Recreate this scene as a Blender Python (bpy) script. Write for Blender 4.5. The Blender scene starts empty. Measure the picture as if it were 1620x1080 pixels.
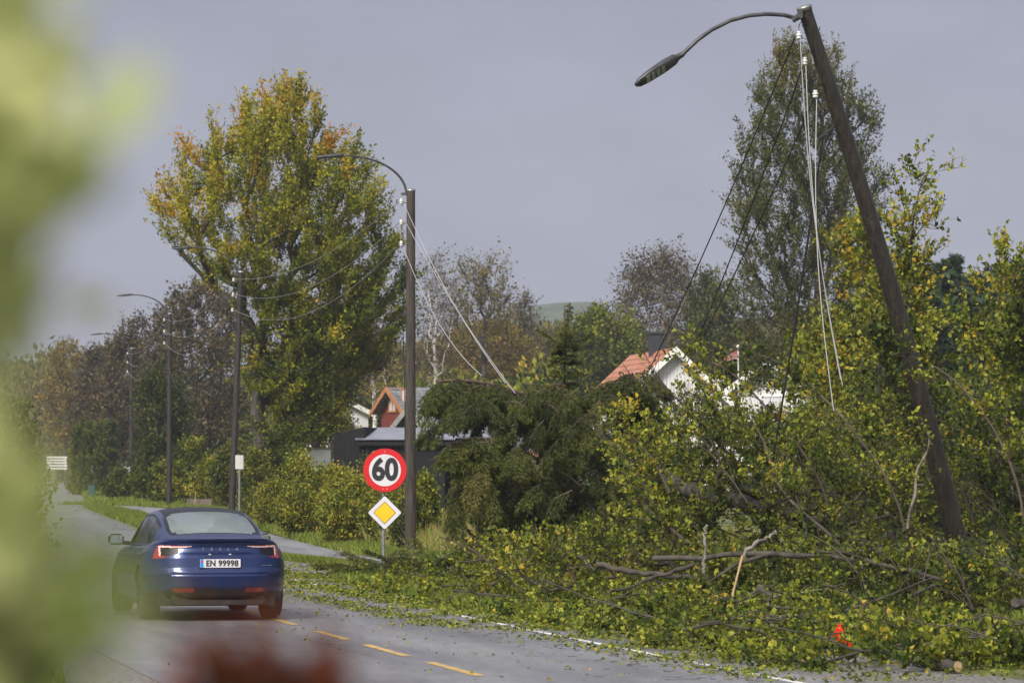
import bpy, math
import numpy as np
from mathutils import Vector, Matrix

# ------------------------------------------------------------------ camera, world, sun, exposure
SC = bpy.context.scene
COL = SC.collection
F = 5500.0            # focal length in pixels of the 1620 px wide photograph
HC = 1.83             # eye height
PITCH = math.atan(215 / F)
cam_d = bpy.data.cameras.new("camera")
cam = bpy.data.objects.new("camera", cam_d)
COL.objects.link(cam)
cam_d.sensor_width = 36
cam_d.lens = 36 * F / 1620
cam_d.clip_start = 0.1
cam_d.clip_end = 9000
cam.location = (0, 0, HC)
cam.rotation_euler = (math.pi / 2 + PITCH, 0, 0)
cam_d.dof.use_dof = True
cam_d.dof.focus_distance = 53
cam_d.dof.aperture_fstop = 5.8
SC.camera = cam

SUN_DIR = Vector((-0.36, -0.68, 0.64)).normalized()
w = bpy.data.worlds.new("World")
SC.world = w
w.use_nodes = True
nt = w.node_tree
nt.nodes.clear()
N = nt.nodes.new
out = N("ShaderNodeOutputWorld")
bgs = N("ShaderNodeBackground"); bgc = N("ShaderNodeBackground"); mixs = N("ShaderNodeMixShader")
sky = N("ShaderNodeTexSky"); sky.sky_type = 'NISHITA'; sky.sun_disc = False
sky.sun_elevation = math.asin(SUN_DIR.z)
sky.sun_rotation = math.atan2(SUN_DIR.x, SUN_DIR.y)
nt.links.new(sky.outputs[0], bgs.inputs[0]); bgs.inputs[1].default_value = 0.08
tc = N("ShaderNodeTexCoord")
dot = N("ShaderNodeVectorMath"); dot.operation = 'DOT_PRODUCT'
nt.links.new(tc.outputs['Generated'], dot.inputs[0])
dot.inputs[1].default_value = Vector((-0.22, -0.38, 0.90)).normalized()
noi = N("ShaderNodeTexNoise"); noi.inputs['Scale'].default_value = 3.0; noi.inputs['Detail'].default_value = 5
mp = N("ShaderNodeMapping"); mp.inputs['Scale'].default_value = (1, 1, 3)
nt.links.new(tc.outputs['Generated'], mp.inputs[0]); nt.links.new(mp.outputs[0], noi.inputs['Vector'])
ma = N("ShaderNodeMath"); ma.operation = 'MULTIPLY_ADD'; ma.inputs[1].default_value = 0.30; 
nt.links.new(noi.outputs[0], ma.inputs[0]); nt.links.new(dot.outputs['Value'], ma.inputs[2])
rmp = N("ShaderNodeValToRGB")
rmp.color_ramp.elements[0].position = -0.0
rmp.color_ramp.elements[0].color = (0.200, 0.205, 0.285, 1)
rmp.color_ramp.elements[1].position = 1.0
rmp.color_ramp.elements[1].color = (0.95, 0.94, 0.95, 1)
e = rmp.color_ramp.elements.new(0.25); e.color = (0.235, 0.245, 0.325, 1)
nt.links.new(ma.outputs[0], rmp.inputs[0])
nt.links.new(rmp.outputs[0], bgc.inputs[0])
n2 = N("ShaderNodeTexNoise"); n2.inputs['Scale'].default_value = 17.0; n2.inputs['Detail'].default_value = 6; n2.inputs['Roughness'].default_value = 0.55
mp2 = N("ShaderNodeMapping"); mp2.inputs['Scale'].default_value = (1, 1, 2.2); mp2.inputs['Rotation'].default_value = (0, 0.35, 0)
nt.links.new(tc.outputs['Generated'], mp2.inputs[0]); nt.links.new(mp2.outputs[0], n2.inputs['Vector'])
mr2 = N("ShaderNodeMapRange"); mr2.inputs[1].default_value = 0.3; mr2.inputs[2].default_value = 0.7; mr2.inputs[3].default_value = 0.84; mr2.inputs[4].default_value = 1.16
nt.links.new(n2.outputs[0], mr2.inputs[0]); nt.links.new(mr2.outputs[0], bgc.inputs[1])
mixs.inputs[0].default_value = 0.92
nt.links.new(bgs.outputs[0], mixs.inputs[1]); nt.links.new(bgc.outputs[0], mixs.inputs[2])
nt.links.new(mixs.outputs[0], out.inputs[0])

sl = bpy.data.lights.new("sun", 'SUN'); sl.energy = 4.0; sl.angle = math.radians(16); sl.color = (1, 0.93, 0.82)
so = bpy.data.objects.new("sun", sl); COL.objects.link(so)
so.rotation_euler = SUN_DIR.to_track_quat('Z', 'Y').to_euler()

SC.view_settings.view_transform = 'Standard'
SC.view_settings.look = 'None'
SC.view_settings.exposure = 0.38
SC.view_settings.gamma = 1
SC.render.engine = 'CYCLES'
cy = SC.cycles
cy.max_bounces = 5; cy.diffuse_bounces = 2; cy.glossy_bounces = 3; cy.transmission_bounces = 4
cy.transparent_max_bounces = 8; cy.volume_bounces = 0
cy.sample_clamp_indirect = 4
cy.use_denoising = True
cy.denoiser = 'OPENIMAGEDENOISE'

rng = np.random.default_rng(7)

# ------------------------------------------------------------------ placement helpers
_fw = np.array([0, math.cos(PITCH), math.sin(PITCH)])
_up = np.array([0, -math.sin(PITCH), math.cos(PITCH)])

def P(x, y, Y):
    """world point on the ray of photo pixel (x, y) at distance Y down the road"""
    d = _fw + np.array([(x - 810) / F, 0, 0]) + _up * ((540 - y) / F)
    d = d / d[1] * Y
    return np.array([d[0], d[1], d[2] + HC])

def PP(xyY):
    return np.array([P(*p) for p in xyY])

_Yd = np.arange(-30, 900, 2.0)
_cx = np.interp(_Yd, [-30, 32.2, 44.7, 77.4, 84, 110, 150, 300, 500, 900], [13.5, -0.29, -3.09, -9.37, -10.7, -14.9, -21.9, -41, -64, -112])
_cx = np.convolve(np.pad(_cx, 6, mode='reflect', reflect_type='odd'), np.ones(13) / 13, mode='valid')
def road_x(Y): return np.interp(Y, _Yd, _cx)
def road_z(Y): return np.interp(Y, [-30, 88, 105, 150, 190, 300, 500, 900], [0, 0, 0.10, 0.58, 0.62, 1.0, 1.35, 3.0])
COSR = 0.977
def path_x(Y): return np.interp(Y, [20, 50, 60, 69.5, 78, 110, 136, 146, 153, 160], [12, 3.3, 0.6, -1.9, -4.05, -9.1, -13.4, -15.7, -18.6, -23])
def sstep(a, b, x):
    t = np.clip((x - a) / (b - a), 0, 1); return t * t * (3 - 2 * t)
def gz(X, Y):
    X = np.asarray(X, float); Y = np.asarray(Y, float)
    z = road_z(Y)
    lat = X - road_x(Y)
    flat = np.where((lat > -3.4) & (lat < 3.2), 1.0, 0.0)
    side = sstep(6, 40, lat)
    rise = np.interp(Y, [60, 110, 150, 200, 300, 450, 1500], [0, 0.5, 1.3, 2.8, 5.5, 9.0, 14.0])
    z = z + side * rise
    z = z + sstep(3.2, 9, lat) * 0.10 * sstep(90, 60, Y)
    z = z + (1 - flat) * 0.05 * np.sin(X * 1.3 + Y * 0.4) * sstep(5, 7, np.abs(lat))
    left = sstep(-5, -60, lat)
    z = z + left * np.interp(Y, [100, 300, 600, 1500], [0, 1.0, 3.0, 12.0])
    return z

# ------------------------------------------------------------------ object helpers
def tag(o, label=None, cat=None, group=None, kind=None):
    if label: o["label"] = label
    if cat: o["category"] = cat
    if group: o["group"] = group
    if kind: o["kind"] = kind
    return o

def empty(name, loc=(0, 0, 0), rz=0, label=None, cat=None, group=None):
    o = bpy.data.objects.new(name, None); COL.objects.link(o)
    o.location = loc; o.rotation_euler = (0, 0, rz); o.empty_display_size = 0.2
    return tag(o, label, cat, group)

def link(name, me, mat=None, parent=None):
    o = bpy.data.objects.new(name, me); COL.objects.link(o)
    if mat is not None and not me.materials:
        for m in (mat if isinstance(mat, (list, tuple)) else [mat]): me.materials.append(m)
    if parent is not None: o.parent = parent
    return o

def copy_tree(o, parent=None):
    c = o.copy(); COL.objects.link(c); c.parent = parent
    for ch in [x for x in CHILD.get(o.name, [])]:
        copy_tree(ch, c)
    return c
CHILD = {}
def reg(o):
    for ch in bpy.data.objects:
        if ch.parent is not None:
            CHILD.setdefault(ch.parent.name, [])
            if ch not in CHILD[ch.parent.name]: CHILD[ch.parent.name].append(ch)

def quad_mesh(name, V, Q, smooth=False, tint=None):
    """fast mesh from an (n,3) vertex array and an (m,4) quad array"""
    V = np.asarray(V, np.float32); Q = np.asarray(Q, np.int32)
    me = bpy.data.meshes.new(name)
    me.vertices.add(len(V)); me.vertices.foreach_set("co", V.ravel())
    me.loops.add(Q.size); me.loops.foreach_set("vertex_index", Q.ravel())
    me.polygons.add(len(Q))
    me.polygons.foreach_set("loop_start", np.arange(0, Q.size, 4, dtype=np.int32))
    me.polygons.foreach_set("loop_total", np.full(len(Q), 4, np.int32))
    if smooth: me.polygons.foreach_set("use_smooth", np.ones(len(Q), bool))
    if tint is not None:
        a = me.attributes.new("tint", 'FLOAT', 'FACE'); a.data.foreach_set("value", np.asarray(tint, np.float32))
    me.update(calc_edges=True)
    return me

class MB:
    def __init__(s): s.v = []; s.f = []; s.sm = []
    def add(s, vs, fs, smooth=False):
        o = len(s.v); s.v += [tuple(map(float, p)) for p in vs]
        s.f += [tuple(o + i for i in f) for f in fs]; s.sm += [smooth] * len(fs)
        return s
    def box(s, c, d, R=None, bev=0.0):
        c = np.array(c, float); h = np.array(d, float) / 2
        if bev <= 0:
            vs = [np.array([sx, sy, sz]) * h for sx in (-1, 1) for sy in (-1, 1) for sz in (-1, 1)]
            fs = [(0, 1, 3, 2), (4, 6, 7, 5), (0, 4, 5, 1), (2, 3, 7, 6), (0, 2, 6, 4), (1, 5, 7, 3)]
        else:
            b = min(bev, h.min() * 0.95)
            vs = []; idx = {}
            for sx in (-1, 1):
                for sy in (-1, 1):
                    for sz in (-1, 1):
                        for a in range(3):
                            p = np.array([sx, sy, sz]) * (h - b); p[a] = (sx, sy, sz)[a] * h[a]
                            idx[(sx, sy, sz, a)] = len(vs); vs.append(p)
            fs = []
            for a in range(3):
                u, w_ = [(1, 2), (2, 0), (0, 1)][a]
                for sg in (-1, 1):
                    q = []
                    for (su, sw) in ((-1, -1), (1, -1), (1, 1), (-1, 1)):
                        k = [0, 0, 0]; k[a] = sg; k[u] = su; k[w_] = sw
                        q.append(idx[(*k, a)])
                    fs.append(tuple(q if sg > 0 else q[::-1]))
            for a in range(3):
                u, w_ = [(1, 2), (2, 0), (0, 1)][a]
                for su in (-1, 1):
                    for sw in (-1, 1):
                        k0 = [0, 0, 0]; k0[a] = -1; k0[u] = su; k0[w_] = sw
                        k1 = list(k0); k1[a] = 1
                        q = [idx[(*k0, u)], idx[(*k1, u)], idx[(*k1, w_)], idx[(*k0, w_)]]
                        fs.append(tuple(q if su * sw < 0 else q[::-1]))
            for sx in (-1, 1):
                for sy in (-1, 1):
                    for sz in (-1, 1):
                        q = [idx[(sx, sy, sz, a)] for a in range(3)]
                        fs.append(tuple(q if sx * sy * sz > 0 else q[::-1]))
        if R is not None: vs = [R @ p for p in vs]
        return s.add([p + c for p in vs], fs)
    def tube(s, pts, r, n=8, caps=True, smooth=True):
        pts = np.array(pts, float); m = len(pts)
        r = np.full(m, r, float) if np.isscalar(r) else np.array(r, float)
        t = np.gradient(pts, axis=0); t /= np.linalg.norm(t, axis=1)[:, None] + 1e-12
        ref = np.array([0, 0, 1.0]) if abs(t[0][2]) < 0.9 else np.array([1.0, 0, 0])
        vs = []
        for i in range(m):
            u = np.cross(ref, t[i]); u /= np.linalg.norm(u) + 1e-12; v = np.cross(t[i], u); ref = v if False else ref
            for k in range(n):
                a = 2 * math.pi * k / n
                vs.append(pts[i] + r[i] * (math.cos(a) * u + math.sin(a) * v))
        fs = [(i * n + k, i * n + (k + 1) % n, (i + 1) * n + (k + 1) % n, (i + 1) * n + k) for i in range(m - 1) for k in range(n)]
        s.add(vs, fs, smooth)
        if caps:
            s.add([vs[k] for k in range(n)][::-1], [tuple(range(n))]); s.add([vs[(m - 1) * n + k] for k in range(n)], [tuple(range(n))])
        return s
    def lathe(s, prof, c=(0, 0, 0), n=24, axis='z', smooth=True):
        vs = []
        for (r, z) in prof:
            for k in range(n):
                a = 2 * math.pi * k / n; p = (r * math.cos(a), r * math.sin(a), z)
                if axis == 'x': p = (p[2], p[0], p[1])
                if axis == 'y': p = (p[0], p[2], p[1])
                vs.append((p[0] + c[0], p[1] + c[1], p[2] + c[2]))
        m = len(prof)
        fs = [(i * n + k, i * n + (k + 1) % n, (i + 1) * n + (k + 1) % n, (i + 1) * n + k) for i in range(m - 1) for k in range(n)]
        return s.add(vs, fs, smooth)
    def prism(s, poly, y0, y1, smooth=False):
        """poly in x,z extruded along y"""
        n = len(poly)
        vs = [(p[0], y0, p[1]) for p in poly] + [(p[0], y1, p[1]) for p in poly]
        fs = [tuple(range(n)), tuple(range(2 * n - 1, n - 1, -1))] + [(i, i + n, (i + 1) % n + n, (i + 1) % n) for i in range(n)]
        return s.add(vs, fs)
    def build(s, name, mat, parent=None):
        me = bpy.data.meshes.new(name); me.from_pydata(s.v, [], s.f)
        me.polygons.foreach_set("use_smooth", np.array(s.sm, bool)); me.update()
        return link(name, me, mat, parent)

def rotz(a): return np.array([[math.cos(a), -math.sin(a), 0], [math.sin(a), math.cos(a), 0], [0, 0, 1]])

# ------------------------------------------------------------------ materials
def newmat(name):
    m = bpy.data.materials.new(name); m.use_nodes = True
    return m, m.node_tree, m.node_tree.nodes["Principled BSDF"]

def solid(name, c, rough=0.5, metal=0.0, c2=None, scale=8.0, bump=0.0, bscale=None, coat=0.0, spec=0.5, stretch=(1, 1, 1), detail=6, lo=0.35, hi=0.65):
    m, t, b = newmat(name)
    b.inputs['Base Color'].default_value = (*c, 1); b.inputs['Roughness'].default_value = rough
    b.inputs['Metallic'].default_value = metal; b.inputs['Coat Weight'].default_value = coat
    b.inputs['Coat Roughness'].default_value = 0.04
    b.inputs['Specular IOR Level'].default_value = spec
    tcn = t.nodes.new("ShaderNodeTexCoord"); mpn = t.nodes.new("ShaderNodeMapping"); mpn.inputs['Scale'].default_value = stretch
    t.links.new(tcn.outputs['Object'], mpn.inputs[0])
    if c2 is not None:
        n = t.nodes.new("ShaderNodeTexNoise"); n.inputs['Scale'].default_value = scale; n.inputs['Detail'].default_value = detail
        t.links.new(mpn.outputs[0], n.inputs['Vector'])
        r = t.nodes.new("ShaderNodeValToRGB"); r.color_ramp.elements[0].color = (*c, 1); r.color_ramp.elements[1].color = (*c2, 1)
        r.color_ramp.elements[0].position = lo; r.color_ramp.elements[1].position = hi
        t.links.new(n.outputs[0], r.inputs[0]); t.links.new(r.outputs[0], b.inputs['Base Color'])
    if bump > 0:
        n2 = t.nodes.new("ShaderNodeTexNoise"); n2.inputs['Scale'].default_value = bscale or scale; n2.inputs['Detail'].default_value = 8
        t.links.new(mpn.outputs[0], n2.inputs['Vector'])
        bp = t.nodes.new("ShaderNodeBump"); bp.inputs['Strength'].default_value = bump; bp.inputs['Distance'].default_value = 0.03
        t.links.new(n2.outputs[0], bp.inputs['Height']); t.links.new(bp.outputs[0], b.inputs['Normal'])
    return m

def leafmat(name, stops, rough=0.58, trans=0.3):
    m, t, b = newmat(name)
    a = t.nodes.new("ShaderNodeAttribute"); a.attribute_name = "tint"
    r = t.nodes.new("ShaderNodeValToRGB")
    els = r.color_ramp.elements
    while len(els) < len(stops): els.new(0.5)
    for i, (p, c) in enumerate(stops):
        els[i].position = p; els[i].color = (*c, 1)
    t.links.new(a.outputs['Fac'], r.inputs[0])
    t.links.new(r.outputs[0], b.inputs['Base Color']); b.inputs['Roughness'].default_value = rough
    b.inputs['Specular IOR Level'].default_value = 0.2
    if trans > 0:
        tr = t.nodes.new("ShaderNodeBsdfTranslucent"); mx = t.nodes.new("ShaderNodeMixShader")
        mx.inputs[0].default_value = trans
        t.links.new(r.outputs[0], tr.inputs[0]); t.links.new(b.outputs[0], mx.inputs[1]); t.links.new(tr.outputs[0], mx.inputs[2])
        t.links.new(mx.outputs[0], t.nodes["Material Output"].inputs[0])
    return m

M = {}
M['leaf'] = leafmat('leaf_olive', [(0, (0.018, 0.036, 0.006)), (0.35, (0.070, 0.100, 0.009)), (0.75, (0.245, 0.265, 0.024)), (0.95, (0.36, 0.35, 0.045)), (1, (0.42, 0.29, 0.03))])
M['leaf_green'] = leafmat('leaf_green', [(0, (0.018, 0.034, 0.007)), (0.5, (0.075, 0.10, 0.016)), (1, (0.19, 0.20, 0.03))])
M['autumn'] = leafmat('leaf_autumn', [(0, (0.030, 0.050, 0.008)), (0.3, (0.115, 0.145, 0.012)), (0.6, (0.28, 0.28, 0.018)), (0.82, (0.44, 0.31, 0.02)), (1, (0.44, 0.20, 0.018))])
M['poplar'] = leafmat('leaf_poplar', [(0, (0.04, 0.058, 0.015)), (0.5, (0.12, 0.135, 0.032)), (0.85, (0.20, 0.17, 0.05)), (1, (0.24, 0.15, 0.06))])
M['brown'] = leafmat('leaf_brown', [(0, (0.05, 0.040, 0.024)), (0.5, (0.11, 0.086, 0.046)), (0.85, (0.18, 0.135, 0.05)), (1, (0.14, 0.15, 0.04))])
M['ochre'] = leafmat('leaf_ochre', [(0, (0.06, 0.06, 0.02)), (0.5, (0.16, 0.14, 0.035)), (1, (0.30, 0.20, 0.04))])
M['spruce'] = leafmat('needle', [(0, (0.016, 0.028, 0.008)), (0.5, (0.056, 0.074, 0.013)), (0.85, (0.125, 0.14, 0.024)), (1, (0.16, 0.10, 0.03))], rough=0.5, trans=0.18)
M['spruce_far'] = leafmat('needle_far', [(0, (0.015, 0.03, 0.015)), (1, (0.04, 0.065, 0.03))], rough=0.6, trans=0.0)
M['hedge_near'] = leafmat('leaf_hedge', [(0, (0.06, 0.11, 0.02)), (0.4, (0.26, 0.34, 0.08)), (1, (0.72, 0.74, 0.34))], trans=0.45)
M['red_leaf'] = leafmat('leaf_red', [(0, (0.12, 0.02, 0.012)), (0.6, (0.26, 0.05, 0.02)), (1, (0.30, 0.13, 0.04))], trans=0.35)
M['grass'] = leafmat('grass_blade', [(0, (0.05, 0.085, 0.012)), (0.6, (0.15, 0.20, 0.025)), (0.9, (0.28, 0.26, 0.06)), (1, (0.36, 0.26, 0.13))], trans=0.3)
M['bark'] = solid('bark', (0.022, 0.018, 0.014), 0.85, c2=(0.070, 0.060, 0.048), scale=6, bump=0.6, bscale=25, stretch=(1, 1, 0.4))
M['bark_pale'] = solid('bark_pale', (0.10, 0.085, 0.07), 0.8, c2=(0.26, 0.23, 0.20), scale=5, bump=0.5, bscale=20)
M['bark_red'] = solid('bark_spruce', (0.06, 0.032, 0.022), 0.9, c2=(0.14, 0.085, 0.06), scale=9, bump=0.6, bscale=20)
M['bark_birch'] = solid('bark_birch', (0.62, 0.58, 0.54), 0.7, c2=(0.08, 0.07, 0.06), scale=3, stretch=(1, 1, 3), lo=0.52, hi=0.60)
M['twig'] = solid('twig', (0.035, 0.026, 0.020), 0.8, c2=(0.085, 0.062, 0.046), scale=2)
M['pole'] = solid('tarred_pole_wood', (0.010, 0.008, 0.007), 0.6, c2=(0.032, 0.025, 0.020), scale=10, bump=0.5, bscale=30, stretch=(3, 3, 0.25))
M['pole_moss'] = solid('weathered_pole_wood', (0.010, 0.007, 0.007), 0.40, c2=(0.034, 0.027, 0.019), scale=7, bump=0.7, bscale=24, stretch=(3, 3, 0.22))
M['pole_grey'] = solid('brown_grey_pole_wood', (0.022, 0.016, 0.013), 0.65, c2=(0.065, 0.052, 0.040), scale=10, bump=0.5, bscale=30, stretch=(3, 3, 0.2))
M['galv'] = solid('galvanised_steel', (0.20, 0.21, 0.22), 0.45, 0.7, c2=(0.32, 0.33, 0.34), scale=12)
M['arm'] = solid('dark_arm_steel', (0.04, 0.042, 0.046), 0.45, 0.5, c2=(0.09, 0.09, 0.10), scale=8)
M['porc'] = solid('porcelain', (0.55, 0.55, 0.55), 0.2)
M['blackrub'] = solid('black_rubber', (0.012, 0.012, 0.012), 0.55)
M['wire'] = solid('wire_aluminium', (0.42, 0.42, 0.43), 0.45, 0.2)
M['wire_far'] = solid('wire_grey', (0.20, 0.20, 0.21), 0.5, 0.2)
M['wire_black'] = solid('wire_black', (0.012, 0.012, 0.014), 0.5)
M['led'] = solid('led_panel', (0.30, 0.30, 0.26), 0.25)
M['white'] = solid('white_paint', (0.78, 0.78, 0.76), 0.5, c2=(0.68, 0.68, 0.66), scale=3)
M['soft_white'] = solid('white_board', (0.74, 0.74, 0.73), 0.6, c2=(0.62, 0.62, 0.60), scale=2)
M['black'] = solid('black_paint', (0.012, 0.012, 0.013), 0.5)
M['signred'] = solid('sign_red', (0.52, 0.006, 0.010), 0.4, c2=(0.38, 0.012, 0.014), scale=4, detail=10, lo=.5, hi=.75)
M['signwhite'] = solid('sign_white', (0.56, 0.56, 0.60), 0.4, c2=(0.44, 0.44, 0.46), scale=4, detail=10, lo=.5, hi=.75)
M['signyellow'] = solid('sign_yellow', (0.88, 0.46, 0.006), 0.4, c2=(0.80, 0.42, 0.01), scale=6)
M['wood_pale'] = solid('fresh_wood', (0.48, 0.33, 0.19), 0.7, c2=(0.34, 0.22, 0.12), scale=14)

# ------------------------------------------------------------------ ground, road, path
def asphalt(name, base, hi_, tracks=True, rough=0.42):
    m, t, b = newmat(name)
    n = t.nodes.new; L = t.links.new
    uv = n("ShaderNodeUVMap"); uv.uv_map = "UVMap"
    tcn = n("ShaderNodeTexCoord")
    sp = n("ShaderNodeTexVoronoi"); sp.inputs['Scale'].default_value = 42; L(tcn.outputs['Object'], sp.inputs['Vector'])
    n1 = n("ShaderNodeTexNoise"); n1.inputs['Scale'].default_value = 55; n1.inputs['Detail'].default_value = 9; n1.inputs['Roughness'].default_value = 0.8
    L(tcn.outputs['Object'], n1.inputs['Vector'])
    n2 = n("ShaderNodeTexNoise"); n2.inputs['Scale'].default_value = 0.5; n2.inputs['Detail'].default_value = 5
    mp_ = n("ShaderNodeMapping"); mp_.inputs['Scale'].default_value = (2.0, 0.30, 1)
    L(uv.outputs[0], mp_.inputs[0]); L(mp_.outputs[0], n2.inputs['Vector'])
    r1 = n("ShaderNodeValToRGB"); r1.color_ramp.elements[0].color = (*base, 1); r1.color_ramp.elements[1].color = (*hi_, 1)
    r1.color_ramp.elements[0].position = 0.38; r1.color_ramp.elements[1].position = 0.62
    L(n1.outputs[0], r1.inputs[0])
    mx = n("ShaderNodeMix"); mx.data_type = 'RGBA'; mx.blend_type = 'MIX'
    r2 = n("ShaderNodeMapRange"); r2.inputs[1].default_value = 0.0; r2.inputs[2].default_value = 1.0; r2.inputs[3].default_value = 0.25; r2.inputs[4].default_value = 0.0
    L(sp.outputs['Color'], r2.inputs[0])
    L(r2.outputs[0], mx.inputs[0]); L(r1.outputs[0], mx.inputs[6]); mx.inputs[7].default_value = (base[0] * 0.35, base[1] * 0.35, base[2] * 0.35, 1)
    mx2 = n("ShaderNodeMix"); mx2.data_type = 'RGBA'; mx2.blend_type = 'MULTIPLY'; mx2.inputs[0].default_value = 1
    r3 = n("ShaderNodeValToRGB"); r3.color_ramp.elements[0].position = 0.35; r3.color_ramp.elements[0].color = (0.74, 0.74, 0.75, 1)
    r3.color_ramp.elements[1].position = 0.6; r3.color_ramp.elements[1].color = (1.1, 1.1, 1.1, 1)
    n3 = n("ShaderNodeTexNoise"); n3.inputs['Scale'].default_value = 3.2; n3.inputs['Detail'].default_value = 9; n3.inputs['Roughness'].default_value = 0.75
    mp3 = n("ShaderNodeMapping"); mp3.inputs['Scale'].default_value = (1.6, 0.5, 1); L(tcn.outputs['Object'], mp3.inputs[0]); L(mp3.outputs[0], n3.inputs['Vector'])
    r4 = n("ShaderNodeMapRange"); r4.inputs[1].default_value = 0.38; r4.inputs[2].default_value = 0.62; r4.inputs[3].default_value = 0.86; r4.inputs[4].default_value = 1.10
    L(n3.outputs[0], r4.inputs[0]); mx3 = n("ShaderNodeMix"); mx3.data_type = 'RGBA'; mx3.blend_type = 'MULTIPLY'; mx3.inputs[0].default_value = 1
    L(r3.outputs[0], mx3.inputs[6]); L(r4.outputs[0], mx3.inputs[7])
    L(n2.outputs[0], r3.inputs[0]); L(mx.outputs[2], mx2.inputs[6]); L(mx3.outputs[2], mx2.inputs[7])
    L(mx2.outputs[2], b.inputs['Base Color'])
    rr = n("ShaderNodeMapRange"); rr.inputs[1].default_value = 0.3; rr.inputs[2].default_value = 0.7; rr.inputs[3].default_value = rough - 0.14; rr.inputs[4].default_value = rough + 0.2
    L(n2.outputs[0], rr.inputs[0]); L(rr.outputs[0], b.inputs['Roughness'])
    b.inputs['Specular IOR Level'].default_value = 0.5
    bp = n("ShaderNodeBump"); bp.inputs['Strength'].default_value = 0.4; bp.inputs['Distance'].default_value = 0.008
    L(n1.outputs[0], bp.inputs['Height']); L(bp.outputs[0], b.inputs['Normal'])
    return m
M['asphalt'] = asphalt('wet_asphalt', (0.10, 0.10, 0.108), (0.27, 0.27, 0.285), rough=.36)
M['asphalt_path'] = asphalt('path_asphalt', (0.12, 0.122, 0.135), (0.28, 0.28, 0.30))
M['soil'] = solid('grassy_soil', (0.030, 0.040, 0.010), 0.9, c2=(0.12, 0.13, 0.03), scale=0.9, bump=0.6, bscale=6, detail=10)
M['gravel'] = solid('gravel_shoulder', (0.06, 0.058, 0.055), 0.8, c2=(0.22, 0.21, 0.20), scale=22, bump=0.8, bscale=30, detail=10)

def ribbon(name, Ys, offs, cxf, dz, mat, scale_off=None):
    """sheet following the road: offs = lateral offsets in metres"""
    Ys = np.asarray(Ys, float); V = []; UV = []
    for Y in Ys:
        cx = float(cxf(Y)); sl_ = (float(cxf(Y + 1)) - float(cxf(Y - 1))) / 2
        nrm = np.array([1, -sl_]) / math.hypot(1, sl_)
        for o in offs:
            x = cx + nrm[0] * o; y = Y + nrm[1] * o
            V.append((x, y, float(road_z(y)) + dz)); UV.append((o, Y))
    n = len(offs); Q = [(i * n + k, i * n + k + 1, (i + 1) * n + k + 1, (i + 1) * n + k) for i in range(len(Ys) - 1) for k in range(n - 1)]
    me = quad_mesh(name, V, Q, True)
    uvl = me.uv_layers.new(name="UVMap")
    idx = np.array(Q).ravel(); uvl.data.foreach_set("uv", np.array(UV, np.float32)[idx].ravel())
    return link(name, me, mat)

# ground height field
gx = np.unique(np.concatenate([np.arange(-60, 45, 0.75), np.linspace(-900, -60, 60), np.linspace(45, 900, 60)]))
gy = np.unique(np.concatenate([np.arange(-30, 20, 3.0), np.arange(20, 170, 1.0), np.arange(170, 600, 6.0), np.linspace(600, 3500, 40)]))
GX, GY = np.meshgrid(gx, gy)
GZ = gz(GX, GY)
latg = GX - road_x(GY)
GZ = np.where((latg > -4.2) & (latg < 4.9), road_z(GY) - 0.05, GZ - 0.0)
pg = np.abs(GX - path_x(GY)) < 1.9
GZ = np.where(pg & (GY < 165) & (GY > 25), road_z(GY) - 0.04, GZ)
nx_ = len(gx)
ii, jj = np.meshgrid(np.arange(len(gy) - 1), np.arange(nx_ - 1), indexing='ij')
Q = np.stack([ii * nx_ + jj, ii * nx_ + jj + 1, (ii + 1) * nx_ + jj + 1, (ii + 1) * nx_ + jj], -1).reshape(-1, 4)
g = link('ground', quad_mesh('ground', np.stack([GX, GY, GZ], -1).reshape(-1, 3), Q, True), M['soil'])
tag(g, kind='structure')
YR = np.concatenate([np.arange(-30, 180, 2.0), np.arange(180, 700, 8.0)])
tag(ribbon('road', YR, [-3.0, -2.0, -1.0, 0, 1, 2, 2.95], road_x, 0.0, M['asphalt']), kind='structure')
tag(ribbon('gravel_shoulder', YR, [-4.1, -2.97], road_x, -0.006, M['gravel']), kind='structure')
tag(ribbon('gravel_shoulder', YR, [2.92, 3.6, 4.7], road_x, -0.006, M['gravel']), kind='structure')
tag(ribbon('footpath', np.arange(24, 158, 1.0), [-1.05, -0.3, 0.4, 1.05], path_x, 0.012, M['asphalt_path']), kind='structure')
M['yellow_line'] = solid('worn_yellow_paint', (0.52, 0.32, 0.08), 0.6, c2=(0.22, 0.19, 0.13), scale=7, detail=12, lo=0.42, hi=0.66)
M['white_line'] = solid('worn_white_paint', (0.66, 0.66, 0.64), 0.6, c2=(0.22, 0.22, 0.22), scale=4, detail=12, lo=0.49, hi=0.66)
# dashes measured from the photograph: near Y 32-34, 36.. and one left of the car
dash = [(32.2, 34.6), (35.7, 38.2), (39.4, 41.6), (43.3, 45.4), (28.0, 30.4), (24.0, 26.5), (79.5, 85.5)] 
dash += [(47 + 8 * k, 50 + 8 * k) for k in range(3)] + [(92 + 12 * k, 96 + 12 * k) for k in range(12)]
for a, b_ in dash:
    tag(ribbon('centre_line', np.linspace(a, b_, 5), [-0.05, 0.06], road_x, 0.004, M['yellow_line']), kind='structure')
tag(ribbon('edge_line', np.arange(-20, 72, 2.0), [2.51, 2.60], road_x, 0.004, M['white_line']), kind='structure')

# ------------------------------------------------------------------ plant machinery
def norm(v): return v / (np.linalg.norm(v, axis=-1, keepdims=True) + 1e-9)

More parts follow.
